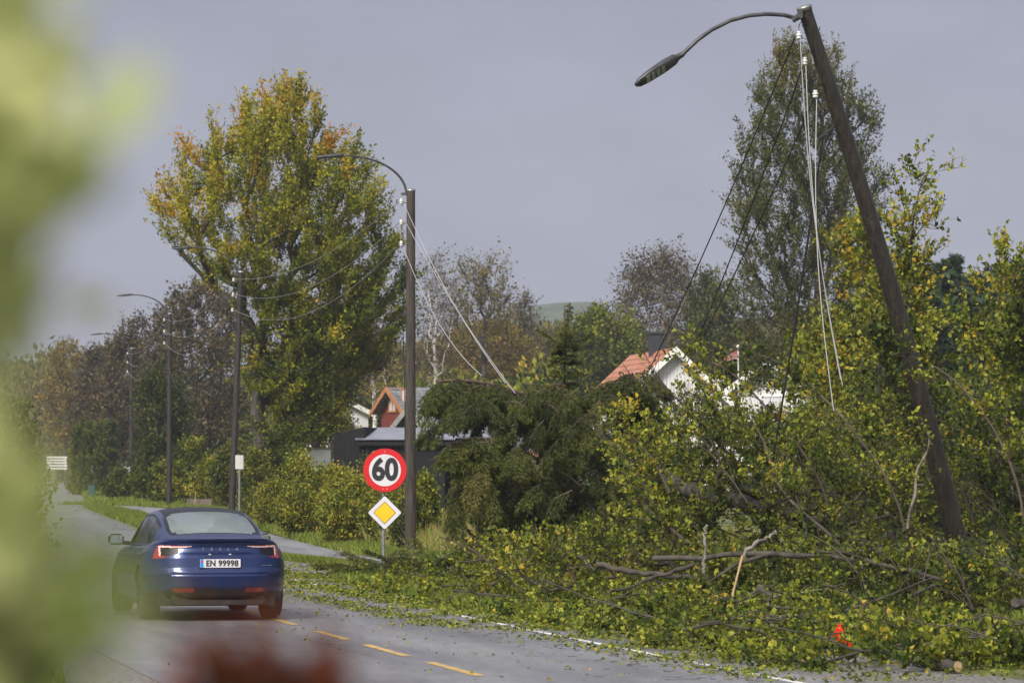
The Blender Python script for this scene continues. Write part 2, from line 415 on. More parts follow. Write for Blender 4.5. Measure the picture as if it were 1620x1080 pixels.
def leaf_quads(pos, dirs, size, width=0.55, fold=0.18, rs=None):
    """one folded diamond leaf per row"""
    rs = rs or rng
    n = len(pos); dirs = norm(dirs)
    r = norm(rs.normal(size=(n, 3))); side = norm(np.cross(dirs, r)); nor = np.cross(side, dirs)
    s = np.asarray(size).reshape(-1, 1) * np.ones((n, 1))
    a = pos; c = pos + dirs * s
    mid = pos + dirs * s * 0.45 + nor * s * fold
    b = mid + side * s * width / 2; d = mid - side * s * width / 2
    V = np.stack([a, b, c, d], 1).reshape(-1, 3)
    Q = np.arange(4 * n).reshape(-1, 4)
    return V, Q

def edge_tubes(A, B, ra, rb, n=5):
    A = np.asarray(A); B = np.asarray(B); m = len(A)
    t = norm(B - A); ref = np.where(np.abs(t[:, 2:3]) < 0.9, np.array([[0, 0, 1.0]]), np.array([[1.0, 0, 0]]))
    u = norm(np.cross(ref, t)); v = np.cross(t, u)
    ang = np.arange(n) * 2 * np.pi / n
    ring = np.cos(ang)[None, :, None] * u[:, None] + np.sin(ang)[None, :, None] * v[:, None]
    VA = A[:, None] + ring * np.reshape(ra, (-1, 1, 1)); VB = B[:, None] + ring * np.reshape(rb, (-1, 1, 1))
    V = np.concatenate([VA, VB], 1).reshape(-1, 3)
    k = np.arange(n); q = np.stack([k, (k + 1) % n, (k + 1) % n + n, k + n], -1)
    Q = (q[None] + (np.arange(m) * 2 * n)[:, None, None]).reshape(-1, 4)
    return V, Q

def join(parts):
    V = []; Q = []; o = 0
    for v, q in parts:
        if len(v) == 0: continue
        V.append(v); Q.append(q + o); o += len(v)
    return np.concatenate(V), np.concatenate(Q)

def skeleton(trunk, pts, bf=0.3, down=0.8, rtip=0.006, rroot=0.2, pw=2.4):
    """branch graph: trunk polyline first, then every point joins the cheapest node"""
    trunk = np.asarray(trunk, float); pts = np.asarray(pts, float)
    k = len(trunk); n = len(pts)
    nodes = np.concatenate([trunk, pts]); par = np.full(k + n, -1); pl = np.zeros(k + n)
    for i in range(1, k): par[i] = i - 1; pl[i] = pl[i - 1] + np.linalg.norm(trunk[i] - trunk[i - 1])
    best = np.full(n, 1e9); bp = np.zeros(n, int); done = np.zeros(n, bool)
    def relax(j):
        d = np.linalg.norm(pts - nodes[j], axis=1)
        c = d + bf * pl[j] + down * np.maximum(0, nodes[j][2] - pts[:, 2])
        m_ = (c < best) & ~done
        best[m_] = c[m_]; bp[m_] = j
    for j in range(k): relax(j)
    order = list(range(k))
    for _ in range(n):
        i = int(np.argmin(np.where(done, 1e9, best)))
        done[i] = True; j = bp[i]; par[k + i] = j; pl[k + i] = pl[j] + np.linalg.norm(pts[i] - nodes[j])
        order.append(k + i); relax(k + i)
    acc = np.zeros(k + n)
    for i in reversed(order):
        if acc[i] == 0: acc[i] = rtip ** pw
        if par[i] >= 0: acc[par[i]] += acc[i]
    r = acc ** (1 / pw)
    r = rtip + (r - rtip) * (rroot - rtip) / max(r[0] - rtip, 1e-6)
    return nodes, par, r, k

def plant(name, trunk, pts, label, cat, leafm, barkm='bark', group=None, bf=0.3, down=0.8, rroot=0.2, rtip=0.006, twigs=5, tl=0.6, lpt=9,
          ls=0.1, lw=0.6, tintf=None, tb=0.5, tv=0.17, up=0.25, out_=0.5, leafless=0.0, base=None, parts=None, seed=1, spread=0.8, twigr=0.0045, jit=0.03, clump=0.2):
    rs = np.random.default_rng(seed)
    trunk = np.asarray(trunk, float)
    nodes, par, r, k = skeleton(trunk, pts, bf, down, rtip, rroot)
    org = trunk[0].copy() if base is None else np.asarray(base, float)
    root = empty(name, org, 0, label, cat, group)
    ch = np.arange(1, len(nodes)); A = nodes[par[ch]]; B = nodes[ch]
    ra = np.minimum(r[par[ch]], r[ch] * 1.35); ra[:k - 1] = r[par[ch]][:k - 1]
    E = edge_tubes(A - org, B - org, ra, r[ch], 6)
    # twigs
    idx = np.arange(k, len(nodes))
    ni = np.repeat(idx, twigs); m = len(ni)
    ed = norm(nodes[ni] - nodes[par[ni]])
    cen = nodes[k:].mean(0); od = norm(nodes[ni] - np.array([trunk[:, 0].mean(), trunk[:, 1].mean(), cen[2] - 0.5]))
    td = norm(ed * 0.7 + od * out_ + rs.normal(size=(m, 3)) * spread * 0.55 + np.array([0, 0, up]))
    st = nodes[par[ni]] + (nodes[ni] - nodes[par[ni]]) * (1 - 0.7 * rs.random((m, 1)) ** 1.5)
    tlen = tl * (0.5 + 0.8 * rs.random((m, 1)))
    bend = rs.normal(size=(m, 3)) * 0.15 + np.array([0, 0, 0.1 * np.sign(up) if up else 0])
    mid = st + td * tlen * 0.5; end = st + norm(td + bend) * tlen
    T1 = edge_tubes(st - org, mid - org, np.full(m, twigr * 1.3), np.full(m, twigr), 3)
    T2 = edge_tubes(mid - org, end - org, np.full(m, twigr), np.full(m, twigr * 0.5), 3)
    # leaves along the twigs
    keep = rs.random(m) >= leafless
    nm = np.nonzero(keep)[0]; li = np.repeat(nm, lpt); q = len(li)
    u = rs.random((q, 1)) ** 0.8
    lp = np.where(u < 0.5, st[li] + (mid[li] - st[li]) * u * 2, mid[li] + (end[li] - mid[li]) * (u * 2 - 1)) + rs.normal(size=(q, 3)) * jit
    ld = norm(td[li] * 0.6 + rs.normal(size=(q, 3)) * 0.7 + np.array([0, 0, up * 0.4]))
    sz = ls * (0.45 + 0.95 * rs.random(q) ** 1.3)
    V, Q_ = leaf_quads(lp - org, ld, sz, lw, rs=rs)
    nodet = rs.normal(size=len(nodes)) * clump
    t = tb + nodet[ni[li]] + rs.normal(size=q) * tv
    if tintf is not None: t = t + tintf(lp)
    t = t + .10 * np.sin(lp[:, 0] * 2.1 + 1.3 * np.sin(lp[:, 2] * 1.9)) * np.sin(lp[:, 1] * 1.7 + lp[:, 2] * 1.1)
    link(parts[1] if parts else 'crown', quad_mesh('foliage', V, Q_, tint=np.clip(t, 0, 1)), M[leafm], root)
    VT, QT = join([E, T1, T2]); me = quad_mesh('wood', VT, QT, smooth=True)
    me.materials.append(M[barkm]); me.materials.append(M['twig'])
    mi = np.ones(len(QT), np.int32); mi[:len(E[1])] = 0; me.polygons.foreach_set("material_index", mi)
    link(parts[0] if parts else 'trunk', me, None, root)
    return root

def in_profile(n, xc, prof, Y, dY, seed, shell=0.5, low=None):
    """points inside a crown whose left/right outline (photo px) is given per height: prof = [(y, xl, xr)...]"""
    rs = np.random.default_rng(seed)
    ys = np.array([p[0] for p in prof], float); xl = np.array([p[1] for p in prof], float); xr = np.array([p[2] for p in prof], float)
    wd = xr - xl
    yy = []
    while len(yy) < n:
        y = rs.uniform(ys.min(), ys.max()); 
        if rs.random() < np.interp(y, ys, wd) / wd.max(): yy.append(y)
    yy = np.array(yy); a = rs.uniform(0, 2 * np.pi, n); rad = rs.random(n) ** shell
    L_ = np.interp(yy, ys, xl); R_ = np.interp(yy, ys, xr)
    cx = (L_ + R_) / 2; hw = (R_ - L_) / 2
    x = cx + hw * rad * np.cos(a); d = Y + dY * (hw / (wd.max() / 2)) * rad * np.sin(a)
    return np.array([P(x[i], yy[i], d[i]) for i in range(n)])

def in_poly(n, poly, Y0, Y1, seed, dens=None):
    rs = np.random.default_rng(seed); poly = np.array(poly, float); outp = []
    x0, y0 = poly.min(0); x1, y1 = poly.max(0)
    while len(outp) < n:
        x = rs.uniform(x0, x1); y = rs.uniform(y0, y1); c = False; j = len(poly) - 1
        for i in range(len(poly)):
            xi, yi = poly[i]; xj, yj = poly[j]
            if (yi > y) != (yj > y) and x < (xj - xi) * (y - yi) / (yj - yi) + xi: c = not c
            j = i
        if c:
            outp.append(P(x, y, rs.uniform(Y0, Y1)))
    return np.array(outp)

def lift(p, c=0.05):
    """keep points above the ground"""
    p[:, 2] = np.maximum(p[:, 2], gz(p[:, 0], p[:, 1]) + c); return p

def spline(pts, n=24):
    pts = np.asarray(pts, float); d = np.r_[0, np.cumsum(np.linalg.norm(np.diff(pts, axis=0), axis=1))]
    t = np.linspace(0, d[-1], n); q = np.stack([np.interp(t, d, pts[:, i]) for i in range(3)], 1)
    for _ in range(3):
        q[1:-1] = q[1:-1] * 0.5 + (q[:-2] + q[2:]) * 0.25
    return q

# ------------------------------------------------------------------ houses
def tile_mat(name, c, c2, period=0.28, axis_rot=0.0):
    m, t, b = newmat(name); n = t.nodes.new; L = t.links.new
    uv = n("ShaderNodeUVMap"); uv.uv_map = "UVMap"
    sep = n("ShaderNodeSeparateXYZ"); L(uv.outputs[0], sep.inputs[0])
    def wave(sock, per, lo_):
        a = n("ShaderNodeMath"); a.operation = 'MULTIPLY'; a.inputs[1].default_value = 1 / per; L(sock, a.inputs[0])
        f_ = n("ShaderNodeMath"); f_.operation = 'FRACT'; L(a.outputs[0], f_.inputs[0]); return f_
    wx = wave(sep.outputs[0], period, 0); wy = wave(sep.outputs[1], period * 1.25, 0)
    ad = n("ShaderNodeMath"); ad.operation = 'MULTIPLY_ADD'; ad.inputs[1].default_value = 0.6
    pp = n("ShaderNodeMath"); pp.operation = 'PINGPONG'; pp.inputs[1].default_value = 0.5; L(wx.outputs[0], pp.inputs[0])
    L(pp.outputs[0], ad.inputs[0]); L(wy.outputs[0], ad.inputs[2])
    bp = n("ShaderNodeBump"); bp.inputs['Strength'].default_value = 1.0; bp.inputs['Distance'].default_value = 0.06
    L(ad.outputs[0], bp.inputs['Height']); L(bp.outputs[0], b.inputs['Normal'])
    no = n("ShaderNodeTexNoise"); no.inputs['Scale'].default_value = 2.5; no.inputs['Detail'].default_value = 8
    r = n("ShaderNodeValToRGB"); r.color_ramp.elements[0].position = 0.35; r.color_ramp.elements[1].position = 0.7
    r.color_ramp.elements[0].color = (*c, 1); r.color_ramp.elements[1].color = (*c2, 1)
    tcn = n("ShaderNodeTexCoord"); L(tcn.outputs['Object'], no.inputs['Vector']); L(no.outputs[0], r.inputs[0])
    mm = n("ShaderNodeMix"); mm.data_type = 'RGBA'; mm.blend_type = 'MULTIPLY'
    gt = n("ShaderNodeMath"); gt.operation = 'LESS_THAN'; gt.inputs[1].default_value = 0.16; L(wy.outputs[0], gt.inputs[0])
    L(gt.outputs[0], mm.inputs[0]); L(r.outputs[0], mm.inputs[6]); mm.inputs[7].default_value = (0.35, 0.33, 0.33, 1)
    L(mm.outputs[2], b.inputs['Base Color']); b.inputs['Roughness'].default_value = 0.5
    return m
M['tile_orange'] = tile_mat('orange_clay_tiles', (0.33, 0.125, 0.065), (0.48, 0.20, 0.11))
M['tile_dark'] = tile_mat('dark_roof_tiles', (0.13, 0.14, 0.17), (0.24, 0.26, 0.30))
M['tile_grey'] = tile_mat('grey_roof_tiles', (0.10, 0.105, 0.11), (0.20, 0.21, 0.22))
def boards(name, c, c2, per=0.14):
    m, t, b = newmat(name); n = t.nodes.new; L = t.links.new
    tcn = n("ShaderNodeTexCoord"); sep = n("ShaderNodeSeparateXYZ"); L(tcn.outputs['Object'], sep.inputs[0])
    ad = n("ShaderNodeMath"); ad.operation = 'ADD'; L(sep.outputs[0], ad.inputs[0]); L(sep.outputs[1], ad.inputs[1])
    mu = n("ShaderNodeMath"); mu.operation = 'MULTIPLY'; mu.inputs[1].default_value = 1 / per; L(ad.outputs[0], mu.inputs[0])
    fr = n("ShaderNodeMath"); fr.operation = 'FRACT'; L(mu.outputs[0], fr.inputs[0])
    lt = n("ShaderNodeMath"); lt.operation = 'LESS_THAN'; lt.inputs[1].default_value = 0.12; L(fr.outputs[0], lt.inputs[0])
    mm = n("ShaderNodeMix"); mm.data_type = 'RGBA'; L(lt.outputs[0], mm.inputs[0]); mm.inputs[6].default_value = (*c, 1); mm.inputs[7].default_value = (*c2, 1)
    L(mm.outputs[2], b.inputs['Base Color']); b.inputs['Roughness'].default_value = 0.8; b.inputs['Specular IOR Level'].default_value = 0.2
    bp = n("ShaderNodeBump"); bp.inputs['Strength'].default_value = 0.8; bp.inputs['Distance'].default_value = 0.02
    L(fr.outputs[0], bp.inputs['Height']); L(bp.outputs[0], b.inputs['Normal'])
    return m
M['board_white'] = boards('white_boards', (0.60, 0.60, 0.61), (0.36, 0.36, 0.38))
M['board_red'] = boards('red_boards', (0.17, 0.04, 0.03), (0.14, 0.02, 0.015))
M['board_black'] = boards('black_boards', (0.009, 0.0095, 0.011), (0.028, 0.028, 0.030), 0.11)
M['orange_trim'] = solid('orange_trim', (0.40, 0.17, 0.06), 0.6, c2=(0.32, 0.13, 0.05), scale=3)
M['corrugated'] = solid('corrugated_sheet', (0.52, 0.54, 0.60), 0.45, 0.0, c2=(0.42, 0.44, 0.50), scale=1.5)
M['window'] = solid('window_glass', (0.05, 0.06, 0.07), 0.08, spec=0.8)
M['pane_pale'] = solid('curtained_pane', (0.55, 0.56, 0.62), 0.3)
M['chimney_dark'] = solid('dark_chimney', (0.03, 0.035, 0.042), 0.5)
M['concrete'] = solid('concrete', (0.22, 0.22, 0.21), 0.8, c2=(0.30, 0.30, 0.29), scale=3)

def uv_plane(name, a, b, c, d, mat, parent, th=0.12):
    """slab a-b-c-d (quad) with thickness below and metre UVs"""
    a, b, c, d = [np.array(p, float) for p in (a, b, c, d)]
    nrm = np.cross(b - a, d - a); nrm /= np.linalg.norm(nrm)
    if nrm[2] < 0: nrm = -nrm
    V = [a, b, c, d] + [p - nrm * th for p in (a, b, c, d)]
    Fq = [(0, 1, 2, 3), (7, 6, 5, 4), (0, 4, 5, 1), (1, 5, 6, 2), (2, 6, 7, 3), (3, 7, 4, 0)]
    me = bpy.data.meshes.new(name); me.from_pydata([tuple(p) for p in V], [], Fq); me.update()
    uvl = me.uv_layers.new(name="UVMap"); u = (b - a) / np.linalg.norm(b - a); v = (d - a) / np.linalg.norm(d - a)
    for p in me.polygons:
        for li in p.loop_indices:
            q = V[me.loops[li].vertex_index] - a; uvl.data[li].uv = (float(q @ u), float(q @ v))
    return link(name, me, mat, parent)

def house(name, label, apex, yaw, wid, length, wall_h, pitch, wallm, roofm, trimm, over=0.45, windows=(), chim=None, cat='house'):
    """apex = world point of the gable top nearest the camera; the ridge runs away from it. yaw: ridge heading, left positive"""
    apex = np.array(apex, float)
    rise = math.tan(pitch) * wid / 2
    zb = float(gz(apex[0], apex[1])) - 0.2
    eave = apex[2] - rise
    root = empty(name, (apex[0], apex[1], zb), yaw, label, cat)
    ez = eave - zb; az = apex[2] - zb
    w = MB(); hw = wid / 2
    w.add([(-hw, 0, 0), (hw, 0, 0), (hw, 0, ez), (0, 0, az), (-hw, 0, ez), (-hw, length, 0), (hw, length, 0), (hw, length, ez), (0, length, az), (-hw, length, ez)],
          [(0, 1, 2, 3, 4), (9, 8, 7, 6, 5), (0, 4, 9, 5), (1, 6, 7, 2)])
    w.build('wall', wallm, root)
    t = 0.14; sl = math.tan(pitch)
    for sg in (-1, 1):
        xo = sg * (hw + over)
        a = (0, -over, az + t); b = (0, length + over, az + t); c = (xo, length + over, az + t - (hw + over) * sl); d = (xo, -over, az + t - (hw + over) * sl)
        r = uv_plane('roof', a, b, c, d, roofm, root, 0.10)
        bb = MB(); nn = np.array([0, -1, 0])
        p0 = np.array([0, -over - 0.03, az + t + 0.03]); p1 = np.array([xo * 1.01, -over - 0.03, az + t - (hw + over) * sl + 0.03])
        q = [p0, p1, p1 - (0, 0, 0.30), p0 - (0, 0, 0.30)]
        bb.add([tuple(p) for p in q] + [tuple(p + np.array([0, 0.05, 0])) for p in q], [(0, 1, 2, 3), (7, 6, 5, 4), (0, 4, 5, 1), (1, 5, 6, 2), (2, 6, 7, 3), (3, 7, 4, 0)])
        bb.build('bargeboard', trimm, root)
    for (x, z, ww, hh) in windows:
        f = MB()
        for (cx_, cz_, a_, b_) in ((x, z + hh / 2, ww + 0.2, 0.1), (x, z - hh / 2, ww + 0.2, 0.1), (x - ww / 2, z, 0.1, hh - 0.1), (x + ww / 2, z, 0.1, hh - 0.1), (x, z, 0.05, hh - 0.1)):
            f.box((cx_, -0.03, cz_), (a_, 0.08, b_))
        fo = f.build('window', trimm if trimm != M['orange_trim'] else M['orange_trim'], root)
        MB().box((x, -0.012, z), (ww - 0.1, 0.03, hh - 0.1)).build('pane', M['pane_pale'], fo)
    if chim:
        cy_, cw, chh = chim
        c = MB().box((0.0, cy_, az + chh / 2 - 0.2), (cw, cw, chh + 0.4)); c.box((0, cy_, az + chh + 0.05), (cw + 0.12, cw + 0.12, 0.08))
        c.build('chimney', M['chimney_dark'], root)
    return root

house('white_house', 'white boarded house with orange tiled roof and dark chimney, half hidden by fallen branches', P(1066, 555, 130), math.radians(9.5), 8.0, 7.8, 3.2, math.radians(43),
      M['board_white'], M['tile_orange'], M['white'], 0.35, [(-1.2, 4.2, 1.0, 1.2), (1.3, 4.2, 1.0, 1.2), (-2.0, 1.6, 1.3, 1.2), (2.0, 1.6, 1.3, 1.2)], (3.2, 0.50, 0.75))
house('white_house', 'white house with grey roof glimpsed through leaves beneath the leaning lamp wires', P(1222, 572, 150), math.radians(-28), 7.0, 8.0, 3.0, math.radians(33),
      M['board_white'], M['tile_grey'], M['white'], 0.4, [(0, 3.3, 1.1, 1.1)])
house('red_cabin', 'small red boarded house with orange bargeboards and dark roof, far behind the carport', P(624, 616, 190), math.radians(-66), 3.8, 5.0, 2.0, math.radians(30),
      M['board_red'], M['tile_grey'], M['orange_trim'], 0.5, [(-0.2, 4.7, 1.0, 1.25), (1.6, 4.7, 0.9, 1.2)])
house('dark_house', 'black house with dark blue-grey tiled roof behind the carport', P(660, 648, 142), math.radians(-64), 8.5, 15.0, 2.6, math.radians(27),
      M['board_black'], M['tile_dark'], M['concrete'], 0.45, [])
house('barn', 'small white outbuilding with reddish roof glimpsed below the birch, left of the red house', P(548, 636, 205), math.radians(25), 2.8, 3.5, 2.0, math.radians(25),
      M['board_white'], M['tile_orange'], M['white'], 0.3, [], cat='outbuilding')

# carport with a corrugated roof
c0 = P(528, 745, 118); zc = float(gz(c0[0], c0[1])) - 0.3
cp = empty('carport', (c0[0], c0[1], zc), math.radians(-6), 'low black boarded carport with pale corrugated roof behind the bushes', 'carport')
top = P(530, 682, 118)[2] - zc
MB().add([(0, 0, 0), (1.05, 0, 0), (1.05, 0, top + 0.15), (0, 0, top - 0.1), (0, 4, 0), (1.05, 4, 0), (1.05, 4, top + 0.15), (0, 4, top - 0.1)],
         [(0, 1, 2, 3), (7, 6, 5, 4), (0, 3, 7, 4), (1, 5, 6, 2), (3, 2, 6, 7)]).build('side_room', M['board_black'], cp)
MB().box((2.45, 0.05, (top - 0.35) / 2), (2.7, 0.1, top - 0.35)).build('wall', M['board_black'], cp)
MB().box((3.1, 3.0, (top - 0.2) / 2), (4.0, 0.1, top - 0.2)).build('wall', M['board_black'], cp)
cr = MB(); nn = 52; x0, x1 = 0.75, 3.95
vs = []; fs = []
for j, (yy, zz) in enumerate(((-0.25, top - 0.28), (3.4, top + 0.16))):
    for i in range(nn * 4 + 1):
        x = x0 + (x1 - x0) * i / (nn * 4) + (0.22 if j == 0 else 0.0) * (i / (nn * 4)) ; vs.append((x, yy, zz + 0.035 * math.sin(i * math.pi / 2 * 1.0)))
k = nn * 4 + 1
fs = [(i, i + 1, k + i + 1, k + i) for i in range(k - 1)]
cr.add(vs, fs); cr.build('roof', M['corrugated'], cp)
for xx in (1.15, 3.75):
    MB().box((xx, 0.0, (top - 0.35) / 2), (0.12, 0.14, top - 0.35)).build('post', M['board_black'], cp)
MB().box((2.5, -0.2, top - 0.42), (3.4, 0.06, 0.12)).build('fascia', M['board_black'], cp)

def flagpole(p_top, label, r=0.05):
    p = np.array(p_top); zb = float(gz(p[0], p[1])) - 0.1
    root = empty('flagpole', (p[0], p[1], zb), 0, label, 'flagpole')
    h = p[2] - zb
    MB().tube([(0, 0, 0), (0, 0, h * 0.5), (0, 0, h)], [r * 1.3, r, r * 0.7], 10).build('pole', M['white'], root)
    MB().lathe([(0, -0.06), (0.07, -0.02), (0.08, 0.03), (0.05, 0.08), (0, 0.10)], (0, 0, h), 12).build('finial', M['white'], root)
    return root
flagpole(P(655.5, 574, 136), 'bare white flagpole beside the dark-roofed house')
fp = flagpole(P(1168, 549, 140), 'white flagpole flying a drooping pennant right of the white house', 0.035)
h = fp
fm = MB(); vs = []; fs = []
for i in range(13):
    u = i / 12; x = -0.03 - 0.75 * u; zt = 5.9 + 0; 
    for j in range(4):
        v = j / 3; vs.append((x, 0.06 * math.sin(u * 9 + v), -0.15 - 0.55 * u ** 1.6 - v * 0.34 * (1 - 0.75 * u)))
fs = [(i * 4 + j, i * 4 + j + 1, i * 4 + 5 + j, i * 4 + 4 + j) for i in range(12) for j in range(3)]
hh_ = float(P(1168, 549, 140)[2]) - float(gz(*P(1168, 549, 140)[:2])) + 0.1
fm.add([(a, b, c + hh_) for a, b, c in vs], fs, True)
pn = fm.build('pennant', solid('red_pennant', (0.34, 0.05, 0.07), 0.7, c2=(0.42, 0.30, 0.32), scale=5, lo=0.5, hi=0.55, stretch=(1, 1, 2)), None)
pn.location = fp.location; tag(pn, 'faded red and white pennant drooping from the flagpole by the white house', 'pennant')

# white van-like outbuilding wall end left of the carport
wf = empty('garden_wall', P(500, 735, 125), math.radians(4), 'short bright white garden wall left of the black carport', 'wall')
MB().box((0.1, 0, 0.15), (0.85, 0.15, 0.8)).build('panel', M['white'], wf)
MB().box((0.1, 0, 0.58), (0.93, 0.22, 0.06)).build('coping', M['concrete'], wf)

# ------------------------------------------------------------------ street lamps on wooden poles, wires
rdir = lambda Y: np.array([(road_x(Y + 2) - road_x(Y - 2)) / 4, 1.0, 0.0])
def lamp_head_mb(s=1.0):
    """flat LED lantern pointing along -x from the origin, underside down"""
    m = MB(); prof = [(0, .035, .035), (-.10, .05, .05), (-.14, .11, .055), (-.3, .135, .06), (-.55, .13, .05), (-.68, .10, .036), (-.74, .04, .02)]
    vs = []; fs = []
    for (x, hw, th) in prof:
        for (a, b) in ((-1, 0), (-.8, .75), (-.3, 1), (.3, 1), (.8, .75), (1, 0), (.85, -.5), (-.85, -.5)):
            vs.append((x * s, a * hw * s, b * th * s))
    n = 8
    for i in range(len(prof) - 1):
        for k in range(n): fs.append((i * n + k, (i + 1) * n + k, (i + 1) * n + (k + 1) % n, i * n + (k + 1) % n))
    fs.append(tuple(range(n))[::-1]); fs.append(tuple((len(prof) - 1) * n + k for k in range(n)))
    return m.add(vs, fs, True)
def led_mb(s=1.0):
    m = MB()
    for i in range(4):
        for j in range(3): m.box(((-.34 - i * .075) * s, (-.06 + j * .06) * s, -.036 * s), (.05 * s, .04 * s, .012 * s))
    return m
def insulator_mb(c, s=1.0):
    m = MB(); c = np.array(c, float)
    m.lathe([(0, .07), (.035, .07), (.045, .05), (.03, .035), (.055, .015), (.06, -.01), (.035, -.02), (.05, -.04), (.055, -.06), (.02, -.075), (0, -.075)], (0, 0, 0), 14)
    m.v = [tuple(np.array(v) * s + c) for v in m.v]
    return m
def hook_mb(a, b, r=0.011):
    a = np.array(a, float); b = np.array(b, float)
    return MB().tube([a, a + (b - a) * .55 + (0, 0, .0), b + (0, 0, -.11), b + (0, 0, -.04)], r, 6)

INS = [-0.26, -0.74, -1.24]
def street_lamp(top, label, lean=0.0, rt=0.095, rb=0.135, polem='pole', arm=True, armlen=1.42, armh=0.78, nins=3, group='wooden lamp posts along the road', ground=None, low=True):
    top = np.array(top, float); zb = float(road_z(top[1])) - 0.3 if ground is None else ground
    bx = top[0] + math.tan(lean) * (top[2] - zb)
    root = empty('street_lamp', (bx, top[1], zb), 0, label, 'street lamp', group)
    H = top[2] - zb; dx = -math.tan(lean) * H
    zs = np.linspace(0, 1, 9)
    MB().tube([(dx * u, 0, H * u) for u in zs], [rb + (rt - rb) * u for u in zs], 18).build('pole', M[polem], root)
    MB().lathe([(rt + .012, -.02), (rt + .012, .012), (rt * .6, .035), (0, .04)], (dx, 0, H), 18).build('pole_cap', M['galv'], root)
    v = rdir(top[1]); left = np.array([-v[1], v[0], 0]); left /= np.linalg.norm(left)
    T = np.array([dx, 0, H])
    if arm:
        pts = []
        for u in np.linspace(0, 1, 15):
            pts.append(T + left * (rt + armlen * (0.06 * u + 0.94 * (1 - math.cos(u * math.pi / 2)) ** 1.0)) + np.array([0, 0, -.10 + (armh + .1) * math.sin(u * math.pi / 2) ** 0.95]))
        ar = MB().tube(pts, [.030 - .006 * u for u in np.linspace(0, 1, 15)], 8)
        a_ = ar.build('arm', M['arm'], root)
        bk = MB().box((0, 0, 0), (.20, .10, .06)); 
        bk.v = [tuple(np.array(p) + T + left * (rt + .03) + (0, 0, -.09)) for p in bk.v]; bk.build('arm_bracket', M['arm'], root)
        hd = lamp_head_mb(0.95)
        ang = math.atan2(left[1], left[0]) - math.pi
        R = rotz(ang); R2 = np.array([[math.cos(-.08), 0, math.sin(-.08)], [0, 1, 0], [-math.sin(-.08), 0, math.cos(-.08)]])
        hd.v = [tuple(R @ (R2 @ np.array(p)) + pts[-1]) for p in hd.v]; ho = hd.build('lamp_head', M['arm'], root)
        ld = led_mb(0.95); ld.v = [tuple(R @ (R2 @ np.array(p)) + pts[-1]) for p in ld.v]; ld.build('led_panel', M['led'], ho)
    att = []
    for i in range(nins):
        z = INS[i]; c = T + np.array([-.22, -.05, z]) + np.array([math.tan(lean) * -z, 0, 0])
        io = insulator_mb(c, .85).build('insulator', M['porc'], root)
        hook_mb(c + (0.16, 0, -.06), c).build('hook', M['blackrub'], io)
        att.append(root.location + Vector(c) + Vector((0, 0, .03)))
    if low:
        c = T + np.array([-.20, -.06, -1.78]) + np.array([math.tan(lean) * 1.78, 0, 0])
        MB().box(c, (.09, .09, .10), bev=.02).tube([c, c + (.14, 0, -.03)], .012, 6).build('cable_clamp', M['blackrub'], root)
        att.append(root.location + Vector(c))
    return root, att

lamps = []
specs = [((650, 301, 80.6), 'tallest upright lamp post with sunlit top, just behind the speed limit sign', 0, 'pole_grey', .10, .135),
         ((381, 430, 113), 'dark lamp post rising behind the blue car with its arm crossing the autumn tree', math.radians(-2.0), 'pole', .090, .115),
         ((268.5, 496, 146), 'straight dark lamp post between the car-side post and the clipped hedge, third in the row', 0, 'pole', .095, .115),
         ((208.5, 551, 186), 'dark lamp post beside the small white road sign, fourth in the row', 0, 'pole', .10, .12),
         ((164, 605, 243), 'small far lamp post rising from bushes above the green bin', 0, 'pole', .10, .12)]
for (pt, lb, ln, pm, rt, rb) in specs:
    lamps.append(street_lamp(P(*pt), lb, ln, rt, rb, pm))
# a stayed pair of poles beside the fifth lamp
tp = P(176, 616, 262)
root = empty('utility_pole', (tp[0], tp[1], float(road_z(262))), 0, 'far power pole propped by a slanting strut behind the clipped hedge', 'utility pole')
Hh = tp[2] - float(road_z(262))
MB().tube([(0, 0, 0), (0, 0, Hh)], [.15, .11], 10).build('pole', M['pole'], root)
MB().tube([(2.4, 0, 0), (0.1, 0, Hh * .86)], [.14, .10], 10).build('strut', M['pole'], root)
for z in (-.2, -.55, -.9):
    insulator_mb((-.2, -.05, Hh + z), 1.3).build('insulator', M['porc'], root)
tp = P(158, 640, 280)
root = empty('utility_pole', (tp[0], tp[1], float(road_z(280))), 0, 'thin bare far pole just left of the lamp post above the green bin', 'utility pole')
MB().tube([(0, 0, 0), (0, 0, tp[2] - float(road_z(280)))], [.12, .09], 10).build('pole', M['pole'], root)
MB().lathe([(.1, 0), (.1, .03), (0, .04)], (0, 0, tp[2] - float(road_z(280))), 10).build('pole_cap', M['galv'], root)
# farthest lamp, mostly in haze
street_lamp(P(152, 596, 330), 'faintest farthest lamp post at the end of the row', 0, .11, .15, armlen=1.6, low=False)

